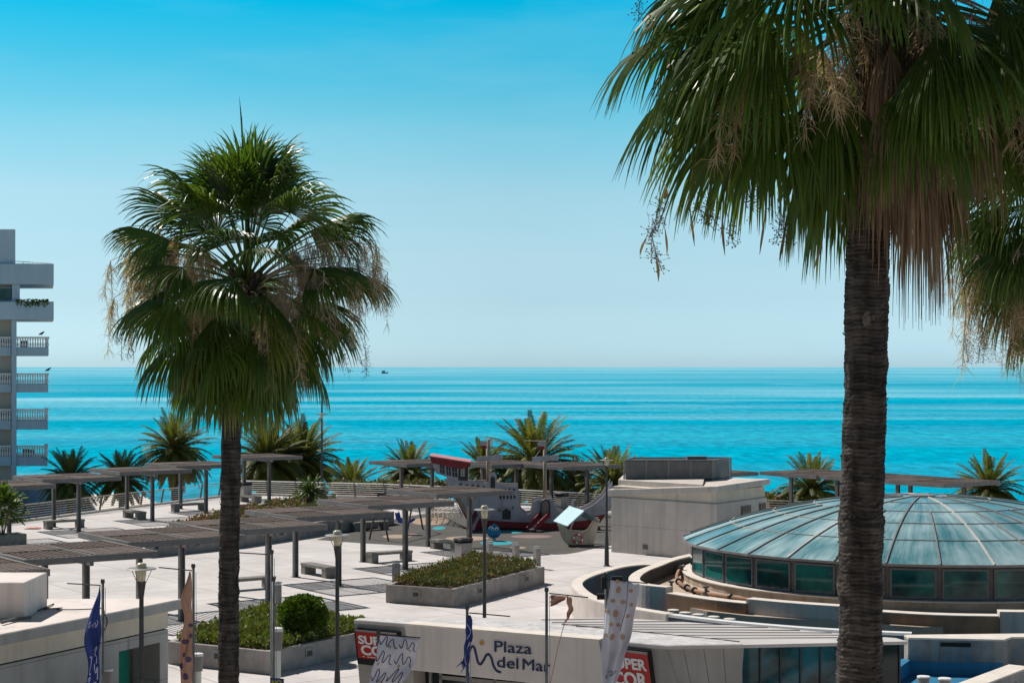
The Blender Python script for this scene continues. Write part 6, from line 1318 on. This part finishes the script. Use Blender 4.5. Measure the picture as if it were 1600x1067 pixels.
g.build('leaf_scar', M('pale_scar', (.16, .13, .11), (.10, .08, .07), scale=20, rough=.9), kn)
# third fan palm, its trunk outside the frame at the right
d = 27.5; C = D(1690, 345, d)
def leavesC(rnd):
    out = []
    for k in range(76): out.append((k * 2.399 + .3, rnd.uniform(-1.0, 1.2), rnd.uniform(1.0, 1.4), rnd.uniform(1.15, 1.4), dict(droop=.28, tint=(0, .4), sag=.09, spread=1.2, fold=.5)))
    out += [(pi + .1, -.15, 1.25, 1.3, dict(droop=.3, tint=(.1, .5), sag=.1)), (pi - .4, -.4, 1.2, 1.3, dict(droop=.3, tint=(0, .5), sag=.1)), (pi + .5, -.5, 1.2, 1.3, dict(droop=.3, tint=(0, .5), sag=.1))]
    return out
pc = [Vector((C.x + .1, d, 0)), Vector((C.x, d, 4)), Vector((C.x, d, C.z - .4))]
pansC = [(pi + .2, .25, 2.1, 1.6, 12), (pi - .2, .1, 2.0, 1.7, 12), (pi + .6, .1, 1.9, 1.6, 11), (pi - .6, .0, 1.6, 1.7, 10), (pi + .35, -.1, 1.8, 1.5, 11), (pi + .9, .1, 1.6, 1.5, 10), (pi, .35, 2.3, 1.3, 10)]
bC = [(D(x, y, d - rr), L_) for x, y, rr, L_ in ((1535, 480, .3, .9), (1528, 500, .1, .7), (1545, 470, .2, .8), (1585, 480, .2, 1.0), (1590, 460, .3, 1.0), (1578, 500, .4, .8), (1510, 500, .2, .7))]
fan_palm('fan palm at the picture edge with drooping brown fruit stalks behind the near skirt', pc, [.22, .2, .2], C, 41, leavesC, dead=8, pan=pansC, berries=bC, deadrange=(pi - 1, pi + 1))

# date palms on the promenade below the railing
def frond(mb, az, el, L_, rnd, sag=.085, n_=46, ll=.50, tint=(0, .5), wd=.056):
    c = Vector((math.cos(el) * math.cos(az), math.cos(el) * math.sin(az), math.sin(el))); p = Vector((0, 0, 0)); pts = [p.copy()]; ds = [c.copy()]; m = 12
    for k in range(m): c = (c + Vector((0, 0, -sag * (.5 + k / m)))).normalized(); p = p + c * L_ / m; pts.append(p.copy()); ds.append(c.copy())
    tb = rnd.uniform(*tint); b = len(mb.v); mb.tube(pts, [.045 * (1 - k / (m + 1)) + .006 for k in range(m + 1)], 4, cap=False); mb.t.extend([.6] * (len(mb.v) - b))
    side = Vector((-math.sin(az), math.cos(az), 0)); side.rotate(Matrix.Rotation(rnd.uniform(-.3, .3), 3, ds[6]))
    for j in range(n_):
        f = .14 + .86 * j / (n_ - 1); x = f * m; i = min(int(x), m - 1); o = pts[i].lerp(pts[i + 1], x - i); d = ds[i]; up = side.cross(d).normalized()
        l = ll * (math.sin(min(1, f * 1.6 + .15) * pi / 2) * (1 if f < .7 else 1 - (f - .7) * 1.9)) * rnd.uniform(.85, 1.1)
        for s_ in (-1, 1):
            v = (d * .75 + side * s_ * .9 + up * rnd.uniform(.15, .55)).normalized(); v2 = (v + Vector((0, 0, -.35))).normalized(); q = v.cross(up).normalized() * wd / 2
            mid = o + v * l * .55; mb.add([o - q * .6, o + q * .6, mid + q, mid - q, mid + v2 * l * .45], [(0, 1, 2, 3), (3, 2, 4)], min(1, tb + rnd.uniform(-.06, .12)))
def date_proto(seed, nf, L_, brown, elmin):
    rnd = random.Random(seed); g = LMB()
    for k in range(nf):
        f = (k + .5) / nf; el = 1.45 - (1.45 - elmin) * f ** .8 + rnd.uniform(-.1, .1); frond(g, k * 2.399 + rnd.uniform(-.2, .2), el, L_ * rnd.uniform(.85, 1.08), rnd, tint=(0, .45) if f < 1 - brown else (.6, 1.0), sag=.10 if f > .3 else .07)
    me = bpy.data.meshes.new('date_crown_%d' % 0 if False else 'date_crown'); me.from_pydata(g.v, [], g.f); at = me.attributes.new('tint', 'FLOAT', 'POINT'); at.data.foreach_set('value', g.t); me.materials.append(MATS['leaf_date']); return me
dp = [date_proto(1, 118, 3.4, .12, -.6), date_proto(2, 120, 3.3, .26, -.8), date_proto(3, 98, 3.4, .1, -.4)]
DATE = [  # crown centre px, py, depth, scale, proto, label
    (110, 752, 132, .80, 0, 'low date palm just right of the hotel balconies', .6), (190, 752, 135, .78, 2, 'small date palm between the low palm and the tall brown tipped palm', 1.4),
    (273, 706, 133, .98, 1, 'tall date palm with brown lower fronds and a bare trunk behind the railing', 2.2), (418, 722, 133, 1.12, 0, 'big date palm right of the left fan palm trunk', .2),
    (474, 724, 136, 1.12, 1, 'date palm crossed by the slender lamp mast', 1.0), (447, 728, 137, 1.05, 1, 'date palm squeezed between the pair right of the fan palm trunk', 2.9), (549, 765, 130, .78, 2, 'low spiky date palm rising behind the cream railing', 2.0),
    (640, 742, 132, .82, 0, 'date palm left of the red cabin roof', 3.0), (757, 735, 130, .78, 2, 'yellowish date palm behind the first mast of the ship', 4.1),
    (836, 728, 129, 1.22, 0, 'largest date palm, behind the second mast of the ship', 1.7), (958, 760, 126, .95, 2, 'sparse date palm beside the lamp at the louvred block', 2.6),
    (1268, 768, 124, .86, 0, 'date palm just left of the near fan palm trunk', 5.0), (1545, 768, 122, .86, 1, 'rightmost date palm above the dome', .9), (905, 768, 130, .8, 1, 'low arching date palm between the ship mast and the lamp', 3.3)]
for px, py, dd, s_, k, lb, rot in DATE:
    c = D(px, py, dd); b = Vector((c.x, c.y, -5.2)); t = thing('date_palm', lb, 'palm tree', b, group='date palms along the beach promenade')
    o = bpy.data.objects.new('crown', dp[k]); COL.objects.link(o); o.parent = t; o.location = (0, 0, c.z + 5.2); o.scale = (s_, s_, s_); o.rotation_euler = (0, 0, rot)
    g = MB(); hh = c.z + 5.2; pr = []
    n_ = int(hh / .12)
    for j in range(n_ + 1): z = hh * j / n_; pr.append(((.26 + .02 * (j % 2) + (.16 * max(0, (z - hh + 1.0)) if z > hh - 1.0 else 0)) * min(1, s_ + .1), z + .05))
    g.lathe(b, pr, 14); g.build('trunk', m_bark2, t)
# cycad and spiky plants in the long planter
b = P(485, 790, .6); t = thing('cycad', 'dark green cycad rosette on a stub trunk in the long planter', 'cycad', b)
g = LMB(); rnd = random.Random(5)
for k in range(46): f = k / 46; frond(g, k * 2.399, 1.35 - 1.5 * f, 1.15 * rnd.uniform(.85, 1.1), rnd, sag=.09, n_=30, ll=.18, tint=(0, .12), wd=.022)
g.v = [(x, y, z + .75) for x, y, z in g.v]; o = g.build('crown', MATS['leaf_shrub'], t)
g = MB(); g.lathe(b, [(.20, 0), (.24, .3), (.22, .8)], 12); g.build('trunk', m_bark2, t)
m_sil = leafmat('leaf_silver', (.16, .20, .15), (.22, .26, .18), (.30, .30, .2), rough=.6, trans=.15)
for i, (px, py, s_, lb) in enumerate(((508, 790, .75, 'silvery grey spiky plant right of the cycad'), (494, 797, .7, 'pale low agave directly below the cycad'), (468, 797, .6, 'small green tuft left of the cycad foot'), (522, 783, .6, 'silvery tuft furthest right of the cycad'))):
    b = P(px, py, .6); t = thing('agave', lb, 'plant', b, group='low spiky plants around the cycad'); g = MB()
    for k in range(46):
        az = k * 2.399; el = .2 + 1.2 * (k / 46) ** .8; d_ = Vector((math.cos(az) * math.cos(el), math.sin(az) * math.cos(el), math.sin(el))); l = s_ * rnd.uniform(.6, 1); w_ = d_.cross(UP).normalized() * .045; g.add([b - w_ * .6, b + w_ * .6, b + d_ * l * .5 + w_, b + d_ * l * .5 - w_, b + (d_ + Vector((0, 0, -.12))).normalized() * l], [(0, 1, 2, 3), (3, 2, 4)], rnd.choice([0, .2, .5]))
    g.build('leaves', m_sil if i != 2 else MATS['leaf_shrub'], t)
# low shrubs behind the railing
def mass(px0, px1, py, dd, h_, label, seed):
    rnd = random.Random(seed); g = MB(); a = D(px0, py, dd); b = D(px1, py, dd)
    for k in range(900):
        p = a.lerp(b, rnd.random()); p = p + Vector((0, rnd.uniform(-1.2, 1.2), rnd.uniform(-h_, h_ * .4) * (.6 + noise.noise(Vector((p.x * .6, 0, seed)))))); leafclump(g, p, 4, (.12, .12, .12), .22, rnd, (0, .2, .4, .7))
    g.slab([Vector((a.x, dd - .8, 0)), Vector((b.x, dd - .8, 0)), Vector((b.x, dd + .8, 0)), Vector((a.x, dd + .8, 0))], -5.2, a.z - h_); g.t.extend([.8] * 8)
    tag(g.build('hedge', MATS['leaf_heath'], None), label, 'hedge', kind='thing')
mass(520, 700, 758, 124.5, .5, 'low yellowish hedge behind the cream railing left of the ship', 3)
mass(1200, 1300, 778, 124.5, .4, 'low hedge behind the railing between block and big trunk', 4)
hotel()
